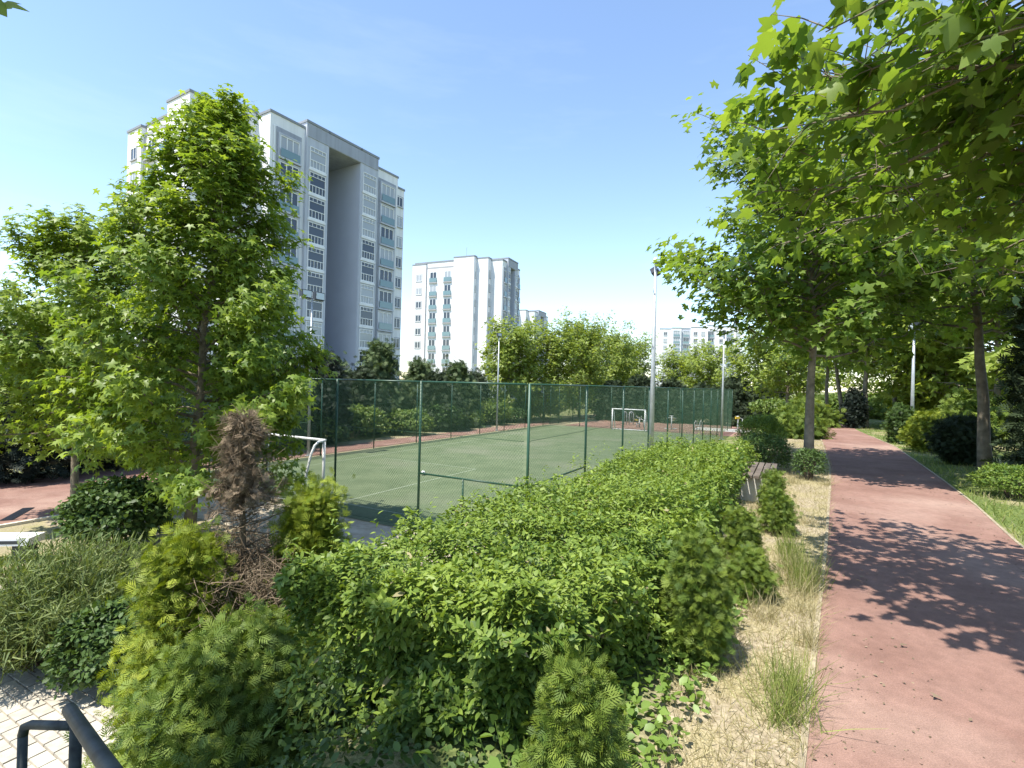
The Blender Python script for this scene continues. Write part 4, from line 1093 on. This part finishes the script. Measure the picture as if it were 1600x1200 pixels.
# ================================================================== SMALL THUJAS AND WEEDS ALONG THE STRIP
p = Vector((.30, 2.1, float(ground_z(.30, 2.1)))); conifer('young_thuja', 'young bright thuja in front of the near hedge face', p, .54, lambda t: .105*math.sin(math.pi*min(.95, .25+.7*t))**.7, 190, 36, .065, 'leaf_thuja', 'shrub', 301, .55)
p = Vector((1.22, 3.3, float(ground_z(1.22, 3.3)))); conifer('young_thuja', 'taller young thuja with brown tip on the right side of the hedge', p, .76, lambda t: .12*math.sin(math.pi*min(.96, .3+.68*t))**.7, 240, 36, .065, 'leaf_thuja', 'shrub', 303, .6)
for i, (x, y, h, r, lab) in enumerate(((1.42, 3.75, .42, .16, 'tiny thuja just behind the brown-tipped one'), (2.25, 4.95, .55, .17, 'small thuja halfway along the hedge in the dry grass'),
                                        (2.05, 4.3, .36, .17, 'low bright seedling thuja in the dry grass'), (3.75, 7.3, .55, .14, 'slim young thuja in front of the bench'), (3.3, 6.3, .45, .2, 'bushy young thuja between bench and hedge'))):
    conifer('young_thuja', lab, Vector((x, y, float(ground_z(x, y)))), h, lambda t, r=r: r*.75*math.sin(math.pi*min(.96, .3+.66*t))**.7, 90, 32, .065, 'leaf_thuja', 'shrub', 310+i, .6)

# ================================================================== GOLDEN CONIFERS AND THE DEAD ONE ON THE BANK
def gz_(x, y): return float(ground_z(x, y))
def cpt(px, d):
    u = (px-800)/F; return Vector((u*d, d, gz_(u*d, d)))
p = cpt(300, 4.7); conifer('golden_thuja', 'golden thuja column left of the dead conifer, above the pavers', p, 2.4, lambda t: .46*(1-t)**.8+.04, 210, 96, .105, 'leaf_gold', 'shrub', 401, .75, sig=.9, lump=.32)
p = cpt(492, 5.4); conifer('golden_thuja', 'golden thuja with a pointed tip right of the dead conifer', p, 2.55, lambda t: (.05 if t > .74 else .07+.56*(.74-t)**.8), 210, 96, .105, 'leaf_gold', 'shrub', 403, .75, sig=.9, lump=.32)
p = cpt(405, 4.3); conifer('golden_thuja', 'low broad golden thuja at the foot of the dead conifer', p, 1.12, lambda t: .9*(1-t)**.5+.05, 210, 96, .105, 'leaf_gold', 'shrub', 405, .6, sig=.9, lump=.32)
p = cpt(385, 3.75); conifer('golden_thuja', 'lowest green thuja overhanging the bottom of the picture', p, 1.2, lambda t: .60*(1-t)**.5+.05, 210, 96, .10, 'leaf_thuja', 'shrub', 407, .6, sig=.9, lump=.32)
p = cpt(545, 3.9); bush('bramble', 'dark leafy bramble between the thujas and the hedge face', p, .42, .42, .5, 3000, .045, 'leaf_bush', BROAD, 409)

def dead_conifer():
    g = np.random.default_rng(77)
    base = cpt(388, 5.15); H = at(381, 640, 5.15).z - base.z
    root = thing('dead_conifer', 'dead brown conifer with bare tangled twigs', 'tree', base)
    mb = MB(); mb.tube([(0, 0, -.1), (.03, .02, H*.35), (-.02, .0, H*.7), (-.03, 0, H*.97)], [.055, .04, .028, .006], 7)
    P = []; A = []; S = []
    def prof(t):
        if t < .60: return .66
        if t < .74: return .38
        return .33*((1-t)/.26)**.7+.02
    for i in range(230):
        t = .22+.77*g.random(); az = g.random()*6.28; r = prof(t)*(.55+.6*g.random())
        z = t*H; d = Vector((math.cos(az)*r, math.sin(az)*r, (.15+.25*g.random())*r*(1 if t > .4 else -.2)))
        b = Vector((-.02*t, 0, z)); e = b+d
        q = b.lerp(e, .55)+Vector(g.normal(size=3))*.05
        mb.tube([b, q, e], [.009*(1.2-t)+.003, .005, .002], 4, cap=False)
        sparse = .60 < t < .73
        for k in range(4 if sparse else 22):
            s = .25+.75*g.random(); pp = b.lerp(q, s/.55) if s < .55 else q.lerp(e, (s-.55)/.45)
            P.append(np.array(pp)+g.normal(size=3)*.02); A.append(np.array(d.normalized())*.35+g.normal(size=3)*.75+np.array([0, 0, -.25 if t > .6 else 0])); S.append((.07+.13*g.random())*(1 if t > .6 else 1.3))
    for i in range(420):     # long bare twigs tangled in the lower half
        a = g.random()*6.28; r = .62*math.sqrt(g.random()); b = Vector((math.cos(a)*r, math.sin(a)*r, H*(.12+.30*g.random())))
        e = b+Vector(g.normal(size=3))*.22; mb.tube([b, (b+e)/2+Vector(g.normal(size=3))*.04, e], [.0045, .004, .0015], 3, cap=False)
    for i in range(5200):
        a = g.random()*6.28; r = .74*math.sqrt(g.random()); P.append(np.array([math.cos(a)*r, math.sin(a)*r, H*(.34+.27*g.random())])); A.append(g.normal(size=3)*np.array([1, 1, .6])); S.append(.08+.2*g.random())
    o = mb.build('trunk', 'twig_dead', root, True)
    a_ = o.data.attributes.new('tint', 'FLOAT', 'POINT'); a_.data.foreach_set('value', np.full(len(o.data.vertices), .35, np.float32))
    P = np.array(P); A = unit(np.array(A)); S = np.array(S)
    k = P[:, 2] > .73*H; k2 = np.where(k)[0]; k2 = g.choice(k2, min(len(k2), 1300), replace=False)
    stuff(leaves('dry_needles', P[k2], unit(np.array([0, 0, .5])+g.normal(size=(len(k2), 3))), unit(A[k2]+np.array([0, 0, -.3])), .06+.07*g.random(len(k2)), SPRAY, 'twig_dead', root))
    stuff(leaves('twigs', P, rand_unit(len(P)), A, S*1.0, (TWIG[0]*np.array([1.5, 1, 1.5]), TWIG[1]), 'twig_dead', root))
dead_conifer()

# ================================================================== LOWER LEFT GARDEN
p = cpt(95, 7.3); 
def feather(label, p, rx, H, nst, seed):
    g = np.random.default_rng(seed); root = thing('feathery_shrub', label, 'shrub', p)
    P = []; A = []; S = []; mb = MB()
    for i in range(nst):
        az = g.random()*6.28; r = rx*math.sqrt(g.random()); h = H*(.5+.55*g.random())*(1-.35*(r/rx)**2)
        d = Vector((math.cos(az)*r, math.sin(az)*r, h)); b = Vector((math.cos(az)*r*.2, math.sin(az)*r*.2, 0))
        q = b.lerp(d, .55)+Vector((0, 0, .12*h)); e = d
        if i % 3 == 0: mb.tube([b-Vector((0, 0, .08)), q, e], [.008, .005, .0015], 3, cap=False)
        for k in range(46):
            s = .25+.75*g.random(); pp = b*(1-s)**2+q*2*s*(1-s)+e*s*s
            P.append(np.array(pp)+g.normal(size=3)*.045); A.append(np.array((e-b).normalized())+g.normal(size=3)*.5); S.append(.09+.1*g.random())
    mb.build('stem', 'bark_dark', root)
    stuff(leaves('foliage', np.array(P), rand_unit(len(P)), unit(np.array(A)), np.array(S), (BLADE[0]*np.array([4.2, 1, 1]), BLADE[1]), 'leaf_feather', root))
feather('big feathery olive-green shrub beside the pavers on the left', p, 1.35, 1.75, 620, 501)
p = cpt(-170, 6.6); feather('second feathery shrub cut by the left edge of the picture', p, .9, 1.2, 260, 503)
p = cpt(205, 6.75); bush('leafy_shrub', 'dark leafy shrub between the feathery shrub and the golden thuja', p, .85, .6, 1.05, 7000, .075, 'leaf_bush', BROAD, 505, .2)
p = cpt(190, 11.9); bush('laurel_shrub', 'glossy dark round shrub below the smaller sweetgum', p, 1.0, .95, 1.62, 7500, .12, 'leaf_bush', BROAD, 507, .18)
# low white concrete bench at the left edge
q = on(0, 878, .0); q = Vector((-795/800*11.0, 11.0, 0))
bn = thing('concrete_bench', 'low white concrete bench with a dark slot at the left edge', 'bench', q, R(8))
MB().box(-1.5, .72, -.22, .25, .40, .56).build('seat', 'bench_white', bn)
MB().box(.05, .52, -.226, -.221, .44, .51).build('slot', 'bench_dark', bn)
MB().box(-1.3, -1.0, -.14, .18, -.02, .40).build('leg', 'bench_dark', bn); MB().box(.35, .62, -.14, .18, -.02, .40).build('leg', 'bench_dark', bn)
# drain grate set in the red court
q = on(28, 803, .02); gr = thing('drain_grate', 'long dark drain grate set into the red court', 'grate', q, AL+.95)
MB().box(-.75, .75, -.14, .14, .0, .006).build('tray', 'bench_dark', gr)
for i in range(22): MB().box(-.72+i*.067, -.69+i*.067, -.13, .13, .0061, .018).build('bar', 'lamp_dark', gr)
# dark evergreens behind the red court
for i in range(8):
    pp = ln(2.5+i*2.9, 26.3+.7*math.sin(i*2.2), 0)
    conifer('dark_cypress', ['dark cypress at the left border behind the red court, outermost', 'second dark cypress from the left behind the red court', 'third dark cypress behind the red court, left of the slim pale trunk',
             'fourth dark cypress, behind the slim pale trunk', 'fifth dark cypress, right of the slim pale trunk', 'sixth dark cypress, behind the tall sweetgum', 'seventh dark cypress, behind the tall sweetgum trunk', 'last dark cypress, left of the twin-lamp pole'][i],
            pp, 5.6+.6*math.sin(i*1.7), lambda t: 1.75*min(1, (t+.12)*4)*(1-t)**.38, 330, 18, .42, 'leaf_dark', 'tree', 520+i, .5, SPRAY2)
# shrubs and cedars between the far fence and the towers
for i in range(9):
    l = 22+i*4.3; pp = ln(l, 26.6+.5*math.sin(i*1.9), 0)
    bush('border_shrub', ['%s shrub of the border beyond the far fence, counted from the tall sweetgum' % w_ for w_ in ('first', 'second', 'third', 'fourth', 'fifth', 'sixth', 'seventh', 'eighth', 'ninth')][i],
         pp, 2.3, 1.5, 2.1+.35*math.sin(i*2.7), 3200, .22, 'leaf_shrub_far' if i % 3 else 'leaf_bush', KITE, 540+i, .2, group='border shrubs beyond the far fence')
for i, (px, d, H, m_, lab) in enumerate(((520, 43, 5.4, 'leaf_cedar', 'dark cedar below the recessed portal of the tall tower'), (592, 42, 6.8, 'leaf_cedar', 'pointed light green cedar below the right side of the tall tower'), (655, 46, 5.6, 'leaf_cedar', 'cedar left of centre before the sunlit end wall'),
                                     (712, 48, 5.6, 'leaf_cedar', 'bushy cedar before the blank sunlit end wall'), (565, 39, 4.6, 'leaf_cypress', 'low dark conifer between the two pointed cedars'), (685, 44, 4.4, 'leaf_cypress', 'low dark conifer before the middle tower'), (740, 52, 4.8, 'leaf_cypress', 'low dark conifer left of the plane tree row'),
                                     (445, 40, 5.0, 'leaf_cypress', 'dark conifer behind the right side of the tall sweetgum'))):
    conifer('cedar_tree', lab, gp(px, d), H, lambda t: 2.3*(1-t)**.75+.12, 190, 20, .5, m_, 'tree', 560+i, .12, SPRAY2)
# dark hedge behind the gym
for i in range(6):
    pp = ln(62.5+1.2*math.sin(i), 2.5+i*3.4, 0)
    conifer('dark_spruce', ['%s dark spruce behind the gym, counted from the fence end' % w_ for w_ in ('first', 'second', 'third', 'fourth', 'fifth', 'sixth')][i], pp, 4.6+.5*math.sin(i*2.1), lambda t: 2.2*min(1, (t+.2)*4)*(1-t)**.4, 240, 18, .5, 'leaf_cypress', 'tree', 580+i, .3, SPRAY2)

# ================================================================== OUTDOOR GYM
def gym(kind, label, p, rz):
    root = thing('gym_machine', label, 'exercise machine', p, rz)
    def t(name, pts, r=.045, m='gym_grey'): return MB().tube(pts, r, 8).build(name, m, root, True)
    if kind == 'arch':
        for s in (-.4, .4):
            t('hoop', [(s-.25, 0, -.05), (s-.25, 0, 1.15), (s-.18, 0, 1.36), (s, 0, 1.43), (s+.18, 0, 1.36), (s+.25, 0, 1.15), (s+.25, 0, -.05)], .05)
            t('swing_bar', [(s, 0, 1.4), (s, .12, .35)], .03); MB().box(s-.12, s+.12, -.05, .35, .28, .33).build('foot_plate', 'gym_grey', root)
    elif kind == 'bike':
        t('post', [(0, 0, -.05), (0, 0, .8)], .06); t('seat_post', [(-.5, 0, -.05), (-.5, 0, .72)], .05); t('frame_bar', [(-.5, 0, .4), (0, 0, .4)], .04)
        MB().box(-.68, -.36, -.16, .16, .72, .78).build('seat', 'gym_yellow', root); t('handlebar', [(-.15, -.28, 1.15), (0, -.2, .95), (0, .2, .95), (-.15, .28, 1.15)], .025); t('handle_post', [(0, 0, .8), (0, 0, .95)], .03)
        t('hoop', [(.35, -.25, -.05), (.35, -.25, .7), (.35, 0, .85), (.35, .25, .7), (.35, .25, -.05)], .04)
    elif kind == 'twist':
        t('post', [(0, 0, -.05), (0, 0, 1.4)], .06); t('grip_ring', [(-.5, 0, 1.15), (-.15, .0, 1.2), (.15, 0, 1.2), (.5, 0, 1.15)], .03); t('upper_grip', [(-.25, 0, 1.38), (.25, 0, 1.38)], .03)
        for s in (-.45, .45): MB().tube([(s, .1, .12), (s, .1, .17)], .2, 12).build('disc', 'gym_grey', root); t('arm', [(0, 0, .1), (s, .1, .1)], .035)
    elif kind == 'step':
        for s in (-.3, .3): t('hoop', [(s-.12, 0, -.05), (s-.14, 0, .8), (s, 0, 1.05), (s+.14, 0, .8), (s+.12, 0, -.05)], .04)
        t('cross_bar', [(-.3, 0, .55), (.3, 0, .55)], .035); MB().box(-.2, .2, -.1, .3, .2, .26).build('foot_plate', 'gym_grey', root)
    else:
        t('post', [(-.3, 0, -.05), (-.3, 0, 1.5)], .06); t('post', [(.3, 0, -.05), (.3, 0, 1.2)], .055); t('cross_bar', [(-.5, 0, 1.45), (.45, 0, 1.15)], .04)
        MB().box(-.62, -.1, -.06, .06, 1.2, 1.42).build('panel', 'gym_yellow', root); MB().box(-.2, .2, -.15, .2, .45, .5).build('seat', 'gym_grey', root); t('arm', [(-.3, 0, .47), (.3, 0, .47)], .03)
    return root
gym('arch', 'double-hoop exercise machine seen inside the far goal', on(981, 664, .01), .3)
gym('bike', 'exercise bike seen at the right post of the far goal', on(999, 667.5, .01), .8)
gym('twist', 'waist-twister machine with T-shaped grips behind the fence', on(1049, 672, .01), .2)
gym('step', 'low double-hoop stepper machine behind the hedge top', on(1091, 674, .01), .3)
gym('tall', 'tall exercise machine with yellow panel at the fence end', on(1156, 673.5, .01), .4)

# ================================================================== WOODEN BENCH BESIDE THE HEDGE
bp = Vector((4.12, 8.45, UP)); wb = thing('slatted_bench', 'dark slatted bench half hidden by the hedge', 'bench', bp, AL)
for i in range(5): MB().box(-.85, .85, -.24+i*.1, -.24+i*.1+.08, .42, .455).build('slat', 'slat_wood', wb)
for s in (-.6, .6): MB().box(s-.06, s+.06, -.22, .22, -.05, .42).build('leg', 'concrete', wb)
bpd = structure(MB().box(-1.5, 1.3, -.18, .75, -.1, .012).build('bench_pad', 'paving_bed')); bpd.location = (4.5, 8.9, UP); bpd.rotation_euler = (0, 0, AL)

# ================================================================== GRASS AND WEEDS
def blades(name, label, cat, P, S, mat, wid=1.0, up=1.0, seed=1, parent=None):
    g = np.random.default_rng(seed); n = len(P)
    A = unit(np.array([0, 0, up])+g.normal(size=(n, 3))*.42); Nn = rand_unit(n)*np.array([1, 1, .3])
    o = leaves(name, P, Nn, A, S, (BLADE[0]*np.array([wid, 1, 1]), BLADE[1]), mat, None)
    stuff(o); return tag(o, label, cat)
def scatter(n, f, g, lmax, pw=1.6):
    y = 1.6 + (lmax-1.6)*g.random(n)**pw; a, b = f(y); x = a + (b-a)*g.random(n)
    return np.stack([x, y, ground_z(x, y)], 1)
g = np.random.default_rng(99)
ed = lambda y, E: np.interp(y, [e[1] for e in E], [e[0] for e in E])
hx = lambda y: (.62+.02)/0.876 + .55*y - 1.0       # right foot of the hedge, roughly
stripf = lambda y: (ed(y, PL)-np.minimum(1.15, .55+.09*y), ed(y, PL)+.035)
P = scatter(20000, stripf, g, 18); blades('dry_grass', 'dry straw and short withered grass on the strip beside the path', 'grass', P, .04+.07*g.random(len(P)), 'straw_blade', 2.0, .35, 1)
# taller tufts
cx = scatter(22, stripf, g, 11, 1.0); i = g.integers(0, len(cx), 3600)
P = cx[i] + g.normal(size=(3600, 3))*np.array([.07, .07, 0]); P[:, 0] = np.minimum(P[:, 0], ed(P[:, 1], PL)-.03); P[:, 2] = ground_z(P[:, 0], P[:, 1])-.005
blades('grass_tufts', 'tall yellowing grass tufts on the strip beside the path', 'grass', P, .06+.20*g.random(3600), 'straw_blade', .7, 1.0, 2)
tuft = np.array([[2.75, 4.75], [2.6, 4.5], [2.85, 5.1], [1.62, 2.95], [1.5, 2.7], [3.0, 5.5]]); i = g.integers(0, 6, 1500)
P = np.concatenate([tuft[i]+g.normal(size=(1500, 2))*.07, np.zeros((1500, 1))], 1); P[:, 2] = ground_z(P[:, 0], P[:, 1])-.005
blades('grass_tufts', 'greenish upright grass clumps at the edge of the red path', 'grass', P, .08+.26*g.random(1500), 'grass_blade', .6, 1.2, 3)
vergef = lambda y: (ed(y, PR)+.06, ed(y, PR)+1.2+.45*y)
P = scatter(26000, vergef, g, 30, 1.3); blades('verge_grass', 'short grass on the verge right of the path', 'grass', P, .06+.08*g.random(len(P)), 'grass_blade', 4.0, .7, 4)
P = scatter(5000, vergef, g, 26, 1.3); blades('verge_grass', 'withered yellow blades among the grass right of the path', 'grass', P, .06+.08*g.random(len(P)), 'straw_blade', 3.5, .6, 5)
n = 1500; y = 1.9+14*g.random(n)**1.5; w_ = np.abs(g.normal(size=n))*.35; sd_ = g.random(n) < .6; x = np.where(sd_, ed(y, PL)+w_, ed(y, PR)-w_)
P = np.stack([x, y, np.full(n, UP+.016)], 1); o = stuff(leaves('leaf_litter', P, unit(np.array([0, 0, 1.])+g.normal(size=(n, 3))*.25), rand_unit(n)*np.array([1, 1, .1]), .008+.02*g.random(n)**2, KITE, 'twig_dead', None)); tag(o, 'fine dry litter strewn along the edges of the red path', 'litter')
# low weeds at the foot of the hedge
n = 2600; y = 1.75+3.4*g.random(n)**1.3; x = ed(y, PL)-.45-.75*g.random(n)**.8 - .12; P = np.stack([x, y, ground_z(x, y)+.02+.09*g.random(n)], 1)
o = stuff(leaves('weeds', P, unit(np.array([0, 0, 1.])+g.normal(size=(n, 3))*.5), rand_unit(n), .03+.04*g.random(n), BROAD, 'leaf_round', None)); tag(o, 'low green weeds at the foot of the hedge', 'weeds')
n = 9000; l_ = .4+8*g.random(n); n_ = 2.9+2.3*g.random(n); x = l_*LV[0]+n_*NV[0]; y = l_*LV[1]+n_*NV[1]; P = np.stack([x, y, ground_z(x, y)+.02+.14*g.random(n)**1.5], 1)
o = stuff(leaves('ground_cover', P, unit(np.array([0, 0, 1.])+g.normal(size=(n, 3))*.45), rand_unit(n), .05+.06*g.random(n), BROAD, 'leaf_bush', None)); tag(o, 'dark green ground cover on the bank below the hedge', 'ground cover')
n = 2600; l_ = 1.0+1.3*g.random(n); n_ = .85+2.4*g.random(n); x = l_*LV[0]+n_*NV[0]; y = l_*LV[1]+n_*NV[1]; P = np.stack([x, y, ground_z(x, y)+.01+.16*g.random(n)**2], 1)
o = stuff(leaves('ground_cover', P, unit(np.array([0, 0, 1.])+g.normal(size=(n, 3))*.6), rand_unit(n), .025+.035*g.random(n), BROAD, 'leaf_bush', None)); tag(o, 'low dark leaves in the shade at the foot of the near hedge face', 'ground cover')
# round-leaved bindweed in front of the young thuja: single leaves
bw = thing('bindweed', 'bindweed with big round leaves below the young bright thuja', 'plant', (.12, 2.1, float(ground_z(.12, 2.1))))
rl = [np_mesh('leaf', ROUND[0], ROUND[1], 'leaf_round', np.full(8, .2+.2*k)) for k in range(4)]
mb = MB()
for k in range(14):
    x, y, z = g.normal()*.16, g.normal()*.13, .04+.30*g.random()
    o = link('leaf', rl[k % 4], bw); o.location = (x, y, z); s = .045+.04*g.random(); o.scale = (s, s, s); o.rotation_euler = (.5+g.normal()*.4, g.normal()*.4, g.random()*6.28)
    mb.tube([(x*.4, y*.4, -.03), (x*.8, y*.8, z*.6), (x, y, z)], .0025, 3, cap=False)
mb.build('stem', 'leaf_round', bw)
# fallen leaves on the path and strip
fl = [np_mesh('fallen_leaf', STAR3[0], STAR3[1], 'twig_dead', np.full(len(STAR3[0]), .3+.2*k)) for k in range(4)]
for k, (px, py, lab) in enumerate(((1415, 1010, 'dry leaf lying alone on the sunlit red path below the tree shadow'), (1465, 1085, 'small dry leaf on the near part of the red path'), (1340, 900, 'dry leaf in the dappled shade near the left edge of the red path'))):
    p = on(px, py, UP+.03); o = link('fallen_leaf', fl[k]); s_ = .05+.01*k; o.scale = (s_, s_, s_); o.location = p; o.rotation_euler = (.15, -.1, k*2.1)
    tag(o, lab, 'leaf', 'dry leaves on the red path')
